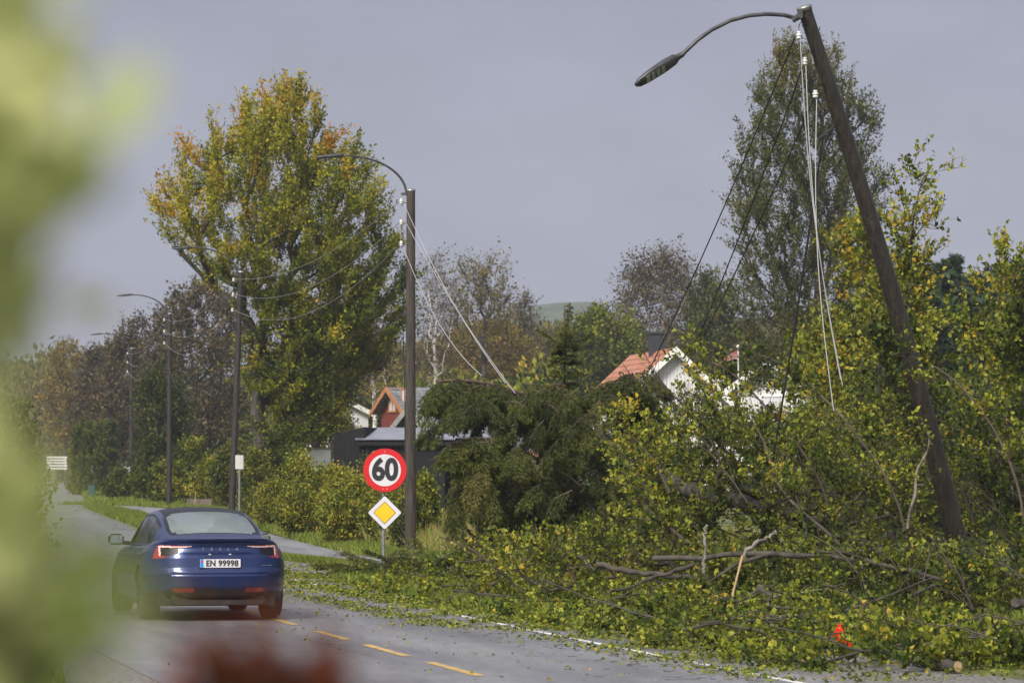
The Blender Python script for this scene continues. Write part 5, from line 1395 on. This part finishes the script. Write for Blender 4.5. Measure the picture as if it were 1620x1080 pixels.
# fallen spruce: a trunk thrown toward the road with all boughs hanging
def fallen_spruce():
    rs = np.random.default_rng(90)
    tkp = spline(PP([(1075, 800, 66), (1000, 735, 65), (905, 665, 63.5), (820, 622, 62), (745, 600, 61), (690, 604, 60.4)]), 26)
    org = tkp[0].copy(); org[2] = float(gz(org[0], org[1]))
    root = empty('fallen_spruce', org, 0, 'big storm-felled spruce with dark hanging boughs, caught in the wires beside the tall post', 'fallen tree')
    MB().tube(tkp - org, np.linspace(.17, .02, len(tkp)), 12).build('trunk', M['bark_red'], root)
    t2 = spline(PP([(1050, 820, 64), (1020, 700, 63), (1008, 620, 62), (1000, 590, 61.5)]), 12)
    t3 = spline(PP([(960, 800, 62), (880, 740, 61), (800, 700, 60), (750, 685, 59.4), (712, 700, 59)]), 14)
    MB().tube(t2 - org, np.linspace(.10, .02, len(t2)), 8).build('limb', M['bark_red'], root)
    MB().tube(t3 - org, np.linspace(.045, .008, len(t3)), 8).build('limb', M['bark_red'], root)
    S = []; D = []; Ls = []
    def from_line(t, n, lo, L, dr, lo_u=0):
        for i in range(n):
            u = lo_u + (1 - lo_u) * rs.random(); k = u * (len(t) - 1.001); j = int(k); p = t[j] + (t[j + 1] - t[j]) * (k - j)
            a = rs.uniform(0, 6.28); tt = norm(t[j + 1] - t[j])
            S.append(p); D.append(tt * .5 + np.array([math.cos(a) * .8, -abs(math.sin(a)) * .7, dr + rs.normal() * .25])); Ls.append(L * (.6 + .7 * rs.random()) * (1.1 - .5 * u))
    from_line(tkp, 95, 0, 1.35, -.25)
    from_line(t2, 75, 0, 1.15, -.2, .2)
    from_line(t3, 45, 0, 1.0, -.25)
    # hanging curtain between the crown and the ground
    poly = [(650, 640), (700, 612), (820, 605), (900, 605), (990, 592), (1040, 620), (1055, 700), (1050, 800), (1000, 840), (860, 850), (770, 862), (720, 850), (725, 780), (720, 720)]
    q = in_poly(165, poly, 59, 65, 91)
    q = lift(q, .5)
    for p in q:
        S.append(p); a = rs.uniform(0, 6.28); D.append((math.cos(a) * .8 - .35, -abs(math.sin(a)) * .6, -.15 + rs.normal() * .2)); Ls.append(.9 * (.6 + .6 * rs.random()))
    for (x, y, Y, dx, L) in ((668, 650, 60, -.9, .5), (655, 640, 60, -.7, .45), (700, 612, 60.3, -1, .75), (720, 603, 60.5, -1, .8), (715, 760, 59, -.8, .5), (725, 830, 59, -.9, .6), (705, 700, 59, -.8, .4), (740, 700, 59.5, -.9, .7), (690, 612, 60, -.3, .8), (1005, 590, 61, .3, .7), (965, 620, 61, -.6, .7), (950, 640, 61, -.6, .7), (975, 610, 61, -.8, .6), (940, 625, 61, .2, .8), (1015, 600, 61, .6, .6), (985, 605, 61, -.5, .6), (830, 608, 61, .5, .8)):
        S.append(P(x, y, Y)); D.append((dx, -.2, .1)); Ls.append(L)
    def proj(p):
        q = p - np.array([0, 0, HC]); dz = q @ _fw; return 810 + F * q[0] / dz, 540 - F * (q @ _up) / dz
    ok = []
    for a, d, L in zip(S, D, Ls):
        e_ = a + norm(np.array(d, float)) * (L + .35) + np.array([0, 0, -.3 * L]); x_, y_ = proj(e_)
        ok.append(not (x_ < 662 and y_ > 668) and not x_ < 622)
    S = [a for a, o in zip(S, ok) if o]; D = [a for a, o in zip(D, ok) if o]; Ls = [a for a, o in zip(Ls, ok) if o]
    S = [s - org for s in S]
    Wd, (V, Q), t = bough_set(S, D, Ls, rs, .50, 10, .48, 1, .62, .010, 17, .080, .15, 6)
    # keep everything above the ground
    for arr in (V, Wd[0]): arr[:, 2] = np.maximum(arr[:, 2], 0.03)
    link('boughs', quad_mesh('boughs', *Wd), M['twig'], root)
    link('needles', quad_mesh('needles', V, Q, tint=np.clip(t + .52, 0, .93)), M['spruce'], root)
fallen_spruce()
def spruce_litter(label, pts, seed, L=.9, dirs=None):
    rs = np.random.default_rng(seed); org = np.array(pts[0], float); org[2] = float(gz(org[0], org[1]))
    root = empty('spruce_branch', org, 0, label, 'branch', 'torn spruce branches on the verge')
    S = []; D = []; Ls = []
    for p in pts:
        for i in range(6):
            S.append(np.array(p) - org + rs.normal(size=3) * [.2, .3, .03]); D.append((-.9 + rs.normal() * .6, rs.normal() * .5, .14 + .2 * rs.random())); Ls.append(L * (.6 + .5 * rs.random()))
    Wd, (V, Q), t = bough_set(S, D, Ls, rs, .25, 9, .32, 0, .1, .012, 12, .07, .22, 5)
    for arr in (V, Wd[0]): arr[:, 2] = np.maximum(arr[:, 2], 0.02)
    link('boughs', quad_mesh('boughs', *Wd), M['twig'], root)
    link('needles', quad_mesh('needles', V, Q, tint=np.clip(t + .60, 0, .86)), M['spruce'], root)
def gpt(x, y, Y, h=.1):
    p = P(x, y, Y); p[2] = float(gz(p[0], p[1])) + h; return p
spruce_litter('torn green spruce bough lying left of the speed sign post', [gpt(566, 0, 65, .14), gpt(572, 0, 65, .12)], 94, .6)
spruce_litter('pile of broken spruce sprigs heaped around the sign post base', [gpt(600, 0, 64.5, .14), gpt(622, 0, 64, .18), gpt(650, 0, 64, .2), gpt(680, 0, 63, .3), gpt(715, 0, 61, .3), gpt(640, 0, 62.5, .1)], 95)

# ------------------------------------------------------------------ fallen broadleaved trees and saplings on the right
def sideshoots(stem, n, L, rs, u0=.25):
    """points sprouting from a stem, for leafy side growth"""
    out_ = []
    for i in range(n):
        u = u0 + (1 - u0) * rs.random(); k = u * (len(stem) - 1.001); j = int(k); p = stem[j] + (stem[j + 1] - stem[j]) * (k - j)
        t = norm(stem[j + 1] - stem[j]); d = norm(t * .6 + rs.normal(size=3) * .7); out_.append(p + d * L * rs.random())
    return np.array(out_)
def stem_tree(label, stem_px, seed, n=26, L=.6, r0=.022, name='leafy_branch', leafm='leaf', tb=.5, bark='twig', group='leafy stems bent over in the fallen tangle', **kw):
    rs = np.random.default_rng(seed); st = spline(PP(stem_px), 22)
    pts = lift(sideshoots(st, n, L, rs, kw.pop('u0', .2)), .05)
    return plant(name, st, pts, label, kw.pop('cat', 'branch'), leafm, barkm=bark, group=group, seed=seed, rroot=r0, rtip=.004, twigs=kw.pop('twigs', 5), tl=kw.pop('tl', .30), lpt=kw.pop('lpt', 8), ls=kw.pop('ls', .070), lw=.7, tb=tb, parts=('stem', 'crown'), bf=.3, up=.25, twigr=.003, jit=.02, **kw)

# main mass: fallen broadleaved tree, trunk lying behind
def mass(label, trunk_px, poly, Y0, Y1, n, seed, name='fallen_tree', cat='fallen tree', tb=.45, leafm='leaf', rroot=.16, group='storm-felled broadleaved trees', ls=.070, twigs=6, lpt=11, tl=.38, floor=.05, **kw):
    tk = spline(PP(trunk_px), 14); tk = lift(tk, rroot * .5); pts = lift(in_poly(n, poly, Y0, Y1, seed), floor)
    rt = plant(name, tk, pts, label, cat, leafm, barkm=kw.pop('bark', 'bark'), group=group, seed=seed, rroot=rroot, rtip=.005, twigs=twigs, tl=tl, lpt=lpt, ls=ls, lw=.7, tb=tb,
                 parts=('trunk', 'crown'), bf=kw.pop('bf', .25), up=.3, leafless=.14, twigr=.0042, jit=.03, down=.3, **kw)
    rs = np.random.default_rng(seed + 500); lim = in_poly(max(4, n // 24), poly, Y0 - .4, Y0 + 1.2, seed + 501)
    for q in lim:   # bare limbs standing out of the leaves, mostly thrown up and to the left
        L = rs.uniform(.8, 1.9); d = norm(np.array([-.7 + rs.normal() * .35, rs.normal() * .25, .75 + rs.normal() * .3])); p = q - d * L * .6; e_ = q + d * L * .4
        ln_ = lift(spline([p, q + np.array([.08, 0, .10 * L]), e_], 9) + rs.normal(size=(9, 3)) * .010, .03); r0_ = rs.uniform(.010, .021); o_ = np.array(rt.location)
        m_ = MB().tube(ln_ - o_, np.linspace(r0_, r0_ * .3, 9), 7)
        for j in range(4):
            b_ = ln_[2 + j] - o_; d2 = norm(d + rs.normal(size=3) * .7); m_.tube([b_, b_ + d2 * L * .16 + rs.normal(size=3) * .01, b_ + d2 * L * .3], [r0_ * .45, r0_ * .3, r0_ * .15], 5)
        m_.build('limb', M['twig' if rs.random() < .6 else 'bark'], rt)
    return rt
mass('leafy fallen tree filling the middle right, its dark trunk sloping beside the spruce',
     [(1330, 850, 56), (1240, 812, 55), (1170, 792, 54), (1085, 776, 53.5), (1000, 740, 53)],
     [(985, 700), (1060, 680), (1120, 640), (1180, 665), (1260, 670), (1340, 650), (1420, 660), (1450, 740), (1450, 860), (1300, 880), (1100, 860), (1000, 810), (970, 750)], 50, 57, 380, 101, tb=.42)
mass('bushy felled treetop reaching up in front of the white house',
     [(1260, 800, 55), (1180, 720, 55), (1120, 650, 55)],
     [(1095, 610), (1105, 590), (1125, 605), (1160, 620), (1230, 670), (1290, 710), (1300, 790), (1150, 780), (1050, 730), (1075, 660)], 53, 57, 110, 102, tb=.52, rroot=.06)
mass('low leafy crown sprawling in front of the fallen spruce, speckled with yellow',
     [(1150, 880, 50), (1050, 890, 52), (900, 900, 56), (760, 905, 60)],
     [(740, 870), (850, 850), (980, 850), (1120, 870), (1120, 950), (960, 960), (800, 930), (720, 905)], 48, 60, 260, 103, tb=.52, rroot=.07)
mass('green leafy thicket of torn branches around the foot of the leaning post',
     [(1600, 930, 47), (1520, 920, 47), (1420, 900, 47), (1330, 890, 47)],
     [(1300, 880), (1420, 880), (1540, 890), (1640, 850), (1660, 950), (1640, 1010), (1450, 1000), (1300, 960)], 42, 49, 330, 104, tb=.33, rroot=.08)
mass('low torn foliage lying under the long grey trunk',
     [(1345, 960, 46.5), (1250, 950, 47), (1170, 945, 47)], [(1110, 885), (1200, 880), (1340, 885), (1350, 960), (1120, 950)], 45.5, 48.5, 130, 106, tb=.40, rroot=.04, name='fallen_branches', cat='branches', group='torn leafy branches heaped along the road')
mass('dense right-hand mass of leaves beyond the leaning post',
     [(1640, 840, 52), (1600, 740, 53), (1560, 660, 54)],
     [(1490, 660), (1560, 640), (1640, 640), (1680, 700), (1680, 850), (1560, 860), (1510, 780)], 50, 57, 260, 105, tb=.30, rroot=.09)
# near heap along the road, built as separate torn crowns
def heap(label, Ya, Yb, o0, o1, n, seed, hmax, tb, tv=.17):
    rs = np.random.default_rng(seed); n = int(n * .68); Y = rs.uniform(Ya, Yb, n); o = o0 + (o1 - o0) * rs.random(n) ** .8; X = road_x(Y) + o
    z = gz(X, Y) + .05 + hmax * rs.random(n) ** 1.4 * sstep(o0 - .3, o0 + 1.6, o)
    pts = np.stack([X, Y, z], 1)
    Ym = (Ya + Yb) / 2; tk = [(road_x(Ym) + o1 + .3, Ym + (Yb - Ya) * .3, gz(road_x(Ym) + o1, Ym) + .1), (road_x(Ym) + (o0 + o1) / 2 + .5, Ym, gz(road_x(Ym) + o1, Ym) + hmax * .3), (road_x(Ym) + o0 + 1, Ym - (Yb - Ya) * .3, .15 + hmax * .2)]
    rt = plant('fallen_branches', spline(tk, 8), pts, label, 'branches', 'leaf', group='torn leafy branches heaped along the road', seed=seed, rroot=.045, rtip=.004, twigs=6, tl=.26, lpt=10, ls=.066, lw=.75,
                 tb=tb - .06, tv=tv, parts=('stem', 'crown'), bf=.4, up=.05, twigr=.0028, jit=.03, down=.2)
    for k in range(6):
        y_ = rs.uniform(Ya, Yb); x_ = float(road_x(y_)) + rs.uniform(o0 + .4, o1); a = rs.uniform(-.9, .9) + (math.pi if rs.random() < .5 else 0); L = rs.uniform(.6, 1.7)
        z_ = float(gz(x_, y_)) + hmax * .6 + .10; p = np.array([x_, y_, z_]); q = p + np.array([math.cos(a) * L, math.sin(a) * L * .6, rs.uniform(.05, .45)])
        mid = (p + q) / 2 + rs.normal(size=3) * [.05, .05, .06]; r0_ = rs.uniform(.010, .022); ln_ = spline([p, mid, q], 8) + rs.normal(size=(8, 3)) * .012
        m_ = MB().tube(ln_ - np.array(rt.location), np.linspace(r0_, r0_ * .35, 8), 7)
        for j in range(3):
            b_ = ln_[2 + j * 2] - np.array(rt.location); d_ = norm(norm(q - p) + rs.normal(size=3) * .6); m_.tube([b_, b_ + d_ * L * .18 + rs.normal(size=3) * .01, b_ + d_ * L * .34], [r0_ * .5, r0_ * .35, r0_ * .15], 5)
        m_.build('limb', M['bark' if rs.random() < .85 else 'bark_pale'], rt)
    return rt
heap('torn leafy branches at the very bottom right corner beside the white edge line', 32.9, 34.7, 3.0, 6.2, 110, 111, .14, .52)
heap('leafy heap around the red warning triangle', 34.5, 39.5, 2.9, 6.2, 260, 112, .18, .50)
heap('leafy heap behind the pale broken stick', 39.5, 45, 2.9, 7.0, 300, 113, .24, .48)
heap('yellow-speckled leaf heap along the road in the middle of the picture', 45, 51, 2.8, 7.5, 300, 114, .24, .56)
heap('low yellowing heap of twigs and leaves in front of the fallen spruce', 51, 58, 2.9, 7.0, 260, 115, .28, .58)
heap('thin leafy spill of branches right of the spruce sprigs', 58, 64, 3.6, 6.5, 130, 116, .35, .5)

# long bent stems arching over the tangle
stem_tree('long bare-backed stem arching from the leaning post foot up left toward the sky', [(1434, 850, 47), (1425, 800, 47), (1395, 740, 47), (1360, 695, 47.3), (1331, 656, 47.6), (1280, 608, 48), (1228, 566, 48.3), (1195, 560, 48.5)], 121, 22, .5, .019)
stem_tree('dark arching stem crossing in front of the hanging black cable', [(1310, 800, 48.5), (1309, 785, 48.5), (1280, 727, 48.5), (1235, 669, 48.5), (1167, 595, 48.6), (1119, 566, 48.8), (1085, 565, 49)], 122, 24, .5, .019)
stem_tree('thick dark stem leaning up left from the ground branch', [(1335, 870, 46), (1325, 855, 46), (1254, 797, 46.5), (1222, 753, 47), (1212, 700, 47.3), (1180, 650, 47.6)], 123, 20, .5, .026)
stem_tree('long curved stem bowing over the right edge of the tangle', [(1622, 850, 45), (1618, 800, 45), (1607, 753, 45.2), (1575, 679, 45.5), (1514, 602, 45.8), (1470, 572, 46), (1435, 562, 46.2)], 124, 20, .45, .018)
stem_tree('pale grey crooked stem curling round the leaning post', [(1436, 835, 46.6), (1440, 800, 46.5), (1450, 785, 46.5), (1447, 746, 46.5), (1469, 714, 46.5), (1472, 688, 46.5), (1456, 660, 46.6)], 125, 5, .3, .024, twigs=3, bark='bark_pale')
stem_tree('leafy shoot standing at the left end of the tangle', [(1060, 780, 50), (1030, 720, 50.5), (1000, 690, 51), (985, 670, 51)], 126, 30, .5, .022, tb=.6)
stem_tree('bare dark twiggy stem in front of the white house wall', [(1180, 720, 54), (1120, 680, 54), (1080, 640, 54), (1050, 610, 54), (1035, 585, 54)], 127, 34, .55, .020, bark='twig', leafless=.85)
stem_tree('brown-leaved stem low in the tangle left of the pale stick', [(1090, 860, 48), (1020, 800, 49), (990, 770, 49.5)], 128, 26, .5, .02, tb=.62)
# saplings and young trees upright behind
def sapling(label, stem_px, seed, n, L, tb=.55, r0=.035, name='sapling', **kw):
    return stem_tree(label, stem_px, seed, n, L, r0, name=name, tb=tb, bark='bark', group='young trees standing on the right', cat='tree', **kw)
sapling('tall sapling with sparse yellow-green sprays against the sky right of the leaning post', [(1440, 640, 60), (1436, 500, 60), (1440, 400, 60), (1446, 330, 60), (1462, 275, 60)], 131, 75, .75, .58, .05, ls=.085, tl=.4, tv=.2)
sapling('yellow-leaved young tree left of the leaning post middle', [(1390, 640, 62), (1392, 560, 62), (1388, 480, 62), (1384, 420, 62), (1360, 400, 62)], 132, 120, .95, .66, .05, ls=.09, tl=.45, tv=.2)
sapling('leafy young tree behind the lower leaning post', [(1470, 760, 57), (1450, 640, 57), (1430, 560, 57), (1400, 520, 57)], 133, 170, 1.0, .36, .05, ls=.08, tl=.4)
sapling('sparse autumn sapling reaching up near the right edge', [(1560, 660, 58), (1575, 560, 58), (1580, 470, 58), (1586, 400, 58)], 134, 38, .7, .75, .04, ls=.085, tl=.4)
sapling('yellow-green spreading sapling at the right edge', [(1640, 640, 56), (1600, 560, 56), (1570, 540, 56), (1535, 520, 56)], 135, 55, .7, .50, .04, ls=.08, tl=.4)
sapling('leaning sapling with green leaves at the far right edge', [(1650, 760, 50), (1630, 640, 50), (1620, 520, 50), (1610, 460, 50)], 136, 90, .7, .38, .04)
sapling('thin young tree in front of the pale tall tree', [(1310, 680, 75), (1300, 600, 75), (1300, 540, 75)], 137, 60, .8, .6, .04, ls=.095, tl=.5)
sapling('low yellow young tree above the second white house', [(1330, 680, 66), (1322, 600, 66), (1330, 545, 66)], 138, 90, .9, .66, .04, ls=.09, tl=.45)

# lying trunks and broken stems
M['bark_log'] = solid('mossy_log_bark', (0.05, 0.045, 0.035), .85, c2=(0.17, 0.15, 0.12), scale=9, bump=.7, bscale=22, stretch=(1, 1, 1))
def log(name, label, pts_px, r0, r1, mat='bark_pale', cat='log', ends=False, group='broken trunks and limbs on the ground', sides=None):
    st = spline(PP(pts_px), 16); rs = np.random.default_rng(int(pts_px[0][0])); org = st[0].copy()
    st = st + rs.normal(size=st.shape) * (r0 * .10 if 'stick' in name else min(.022, r0 * .45))
    st = lift(st, r0)
    root = empty(name, org, 0, label, cat, group)
    m = MB().tube(st - org, np.linspace(r0, r1, len(st)) * (1 + .08 * rs.normal(size=len(st))), 12, caps=True)
    for (u, d, L, r) in (sides or []):
        k = int(u * 15); p = st[k] - org; d = norm(np.array(d, float)); m.tube([p, p + d * L * .5 + rs.normal(size=3) * .04, p + d * L], [r, r * .7, r * .3], 8)
    m.build('trunk', M[mat], root)
    if ends:
        d = norm(st[0] - st[1]); u_ = norm(np.cross(d, [0, 0, 1.0])); v_ = np.cross(u_, d); ring = [st[0] - org + d * .004 + (math.cos(a) * u_ + math.sin(a) * v_) * r0 * .93 for a in np.arange(20) * math.pi / 10]
        MB().add(ring + [p + d * .006 for p in ring], [tuple(range(20)), tuple(range(39, 19, -1))] + [(i, (i + 1) % 20, 20 + (i + 1) % 20, 20 + i) for i in range(20)]).build('cut_face', M['wood_pale'], root)
    return root
log('fallen_log', 'long grey trunk lying level across the right of the heap', [(1035, 884, 45.2), (1110, 880, 44.9), (1240, 874, 44.6), (1310, 878, 44.0), (1400, 892, 43), (1490, 914, 42)], .036, .026, 'bark', sides=[(.35, (-.8, -.4, -.35), 1.0, .035), (.7, (-.6, -.6, .1), .9, .03)])
log('fallen_log', 'shorter pale lichen-covered trunk lying left of the long grey one', [(944, 892, 46.4), (990, 902, 46.2), (1060, 910, 46), (1110, 915, 45.8)], .042, .030, 'bark')
log('fallen_branch', 'brown forked limb slanting down left from the long trunk', [(1100, 893, 45), (1040, 912, 45), (960, 938, 44.6)], .030, .016, 'bark')
log('fallen_branch', 'dark curved limb in the middle of the leafy heap', [(1200, 927, 42.5), (1225, 958, 42), (1250, 973, 41.8), (1275, 987, 41.6)], .045, .028, 'bark', sides=[(.1, (-.9, 0, -.35), .5, .02)])
log('fallen_branch', 'slim dark limb rising left to right beside the curved limb', [(1150, 968, 43), (1180, 950, 43), (1220, 925, 43.3)], .028, .018, 'bark')
log('snapped_stick', 'pale debarked stick standing at a slant in the leaves', [(1151, 972, 42.5), (1163, 925, 42.5), (1175, 878, 42.5)], .012, .016, 'wood_pale', cat='stick')
log('fallen_branch', 'snapped grey branch joined above the pale stick', [(1175, 878, 43), (1195, 860, 43), (1230, 840, 43.3)], .030, .016, 'bark_pale')
log('snapped_sapling', 'thin upright snapped sapling stem left of the pale stick', [(1113, 905, 44.2), (1116, 862, 44.2), (1117, 830, 44.2)], .024, .018, 'bark_pale', cat='stem')
log('felled_trunk', 'thick dark trunk resting high between the fallen spruce and the leaves', [(1215, 806, 52), (1170, 796, 52.4), (1120, 780, 52.8), (1075, 770, 53.2), (1050, 740, 53.5)], .16, .10, 'bark')
log('cut_log', 'sawn log with bright round end at the bottom right', [(1512, 1055, 32.6), (1485, 1050, 33.2), (1450, 1045, 34.0)], .052, .047, 'bark', ends=True, group='sawn logs by the road')
log('cut_log', 'smaller sawn log just left of the bright-ended one', [(1484, 1056, 33.2), (1468, 1052, 33.6), (1440, 1048, 34.2)], .045, .04, 'bark', ends=True, group='sawn logs by the road')
log('cut_log', 'pale log end cut off by the right edge', [(1606, 952, 40), (1650, 956, 40.2)], .05, .045, 'bark', group='sawn logs by the road')
log('fallen_branch', 'thin bare branch lying among leaves behind the red triangle', [(1460, 1040, 35.8), (1400, 1022, 36.4), (1345, 1012, 37.2), (1280, 995, 38.5)], .024, .010, 'bark')
log('fallen_branch', 'long thin twig reaching up left below the spruce', [(905, 915, 55), (860, 895, 55.5), (800, 876, 56), (750, 855, 56.5)], .018, .006, 'bark_pale', sides=[(.5, (-.7, 0, .4), .5, .008)])

# leaf litter on the ground, the shoulder and the road
def litter():
    rs = np.random.default_rng(140); P_ = []; T_ = []
    def add(n, Ya, Yb, o_mean, o_sig, tb, z=.012):
        Y = rs.uniform(Ya, Yb, n); o = o_mean + rs.normal(size=n) * o_sig; X = road_x(Y) + o
        # gather into drifts
        keep = (np.sin(X * 5.1 + Y * 1.3) + np.sin(Y * 2.3 - X * 2.1) + rs.normal(size=n) * .8) > -.3
        X = X[keep]; Y = Y[keep]; o = o[keep]
        zz = np.where(np.abs(o) < 4.1, road_z(Y), gz(X, Y)) + z + rs.random(len(X)) * .02
        P_.append(np.stack([X, Y, zz], 1)); T_.append(np.clip(tb + rs.normal(size=len(X)) * .22, 0, 1))
    add(5200, 31, 66, 3.4, .35, .45); add(5200, 31, 64, 2.75, .30, .52, .02); add(8500, 31, 66, 4.6, .9, .42, .03)
    add(2600, 31, 44, 2.6, .28, .5); add(6500, 42, 74, 1.75, .26, .5); add(5500, 42, 66, 2.55, .22, .5); add(3500, 46, 70, 3.2, .5, .5); add(1500, 44, 70, 2.3, .4, .6)
    add(800, 31, 75, .9, .9, .65); add(260, 31, 80, -1, 1.2, .7)
    add(2600, 60, 78, 3.4, .5, .5); add(1200, 78, 150, 3.3, .4, .6)
    p = np.concatenate(P_); n = len(p); a = rs.uniform(0, 6.28, n)
    d = np.stack([np.cos(a), np.sin(a), rs.random(n) * .35], 1)
    V, Q = leaf_quads(p, d, .022 + .045 * rs.random(n) ** 1.5, .75, .22, rs); V[:, 2] = np.maximum(V[:, 2], np.repeat(p[:, 2], 4) - .006)
    o = link('leaf_litter', quad_mesh('leaf_litter', V, Q, tint=np.concatenate(T_)), M['leaf']); tag(o, 'fallen green and yellow leaves strewn over the road edge', 'leaves', None, 'stuff')
    n = 1100; Y = rs.uniform(31, 75, n); o = rs.normal(size=n) * .45 + 2.3; X = road_x(Y) + o; a = rs.uniform(0, 6.28, n)
    A = np.stack([X, Y, np.where(o < 4.1, road_z(Y), gz(X, Y)) + .012], 1); L = .04 + .12 * rs.random((n, 1)); B = A + np.stack([np.cos(a), np.sin(a), 0 * a], 1) * L
    o = link('twig_litter', quad_mesh('twig_litter', *edge_tubes(A, B, np.full(n, .003), np.full(n, .0015), 3)), M['bark']); tag(o, 'small broken twigs scattered on the asphalt', 'twigs', None, 'stuff')
litter()

# ------------------------------------------------------------------ near hedge on the left, right in front of the lens
def near_plant(name, label, poly, Y0, Y1, n, seed, leafm, ls, tb, root_px, lpt=5, twigs=4, tl=.10, cat='hedge', tv=.25, lw=.7):
    pts = in_poly(n, poly, Y0, Y1, seed); Ym = (Y0 + Y1) / 2; b = P(root_px[0], 755, Ym)
    tk = np.array([(b[0] - .05, Ym, 0.0), (b[0] - .02, Ym, .6), (b[0], Ym, 1.2), P(root_px[0], root_px[1], Ym)])
    return plant(name, tk, pts, label, cat, leafm, seed=seed, rroot=.012, rtip=.0015, twigs=twigs, tl=tl, lpt=lpt, ls=ls, lw=lw, tb=tb, tv=tv, parts=('stem', 'crown'), bf=.5, up=.3, twigr=.0012, jit=.01)
near_plant('near_hedge', 'out-of-focus yellow-green hedge leaves along the left edge, close to the viewer',
           [(-230, 0), (-15, 20), (0, 120), (22, 210), (30, 300), (5, 380), (42, 420), (15, 480), (-55, 540), (-95, 640), (-125, 760), (-115, 880), (-40, 945), (60, 1000), (105, 1120), (-230, 1120)], 0.95, 1.4, 210, 151, 'hedge_near', .021, .66, (-80, 1000), tl=.035, twigs=3, lpt=4)
near_plant('red_shrub', 'out-of-focus red-leaved shoots at the bottom edge, close to the viewer',
           [(320, 1085), (360, 1060), (400, 1090), (440, 1085), (490, 1090), (520, 1110), (520, 1150), (310, 1150)], 1.4, 1.7, 22, 152, 'red_leaf', .014, .45, (400, 1150), tl=.025, cat='shrub', lpt=4)
# a darker roadside hedge on the left further on
bush('dark green roadside hedge left of the road, soft behind the near leaves', 8, 655, 62, 110, 160, 'leaf_green', .5, n=220, name='roadside_hedge', group=None, ls=.09, lpt=12)

# ------------------------------------------------------------------ haze
hz = MB(); X0, X1, Y0, Y1, Z0, Z1 = -920, 920, -45, 3600, -3, 330
hz.box(((X0 + X1) / 2, (Y0 + Y1) / 2, (Z0 + Z1) / 2), (X1 - X0, Y1 - Y0, Z1 - Z0))
mh = bpy.data.materials.new('haze_air'); mh.use_nodes = True; t = mh.node_tree; t.nodes.clear()
oo = t.nodes.new("ShaderNodeOutputMaterial"); pv = t.nodes.new("ShaderNodeVolumePrincipled")
pv.inputs['Color'].default_value = (0.68, 0.73, 0.85, 1); pv.inputs['Density'].default_value = 0.00026
t.links.new(pv.outputs[0], oo.inputs['Volume'])
tag(hz.build('haze', mh, None), kind='stuff')
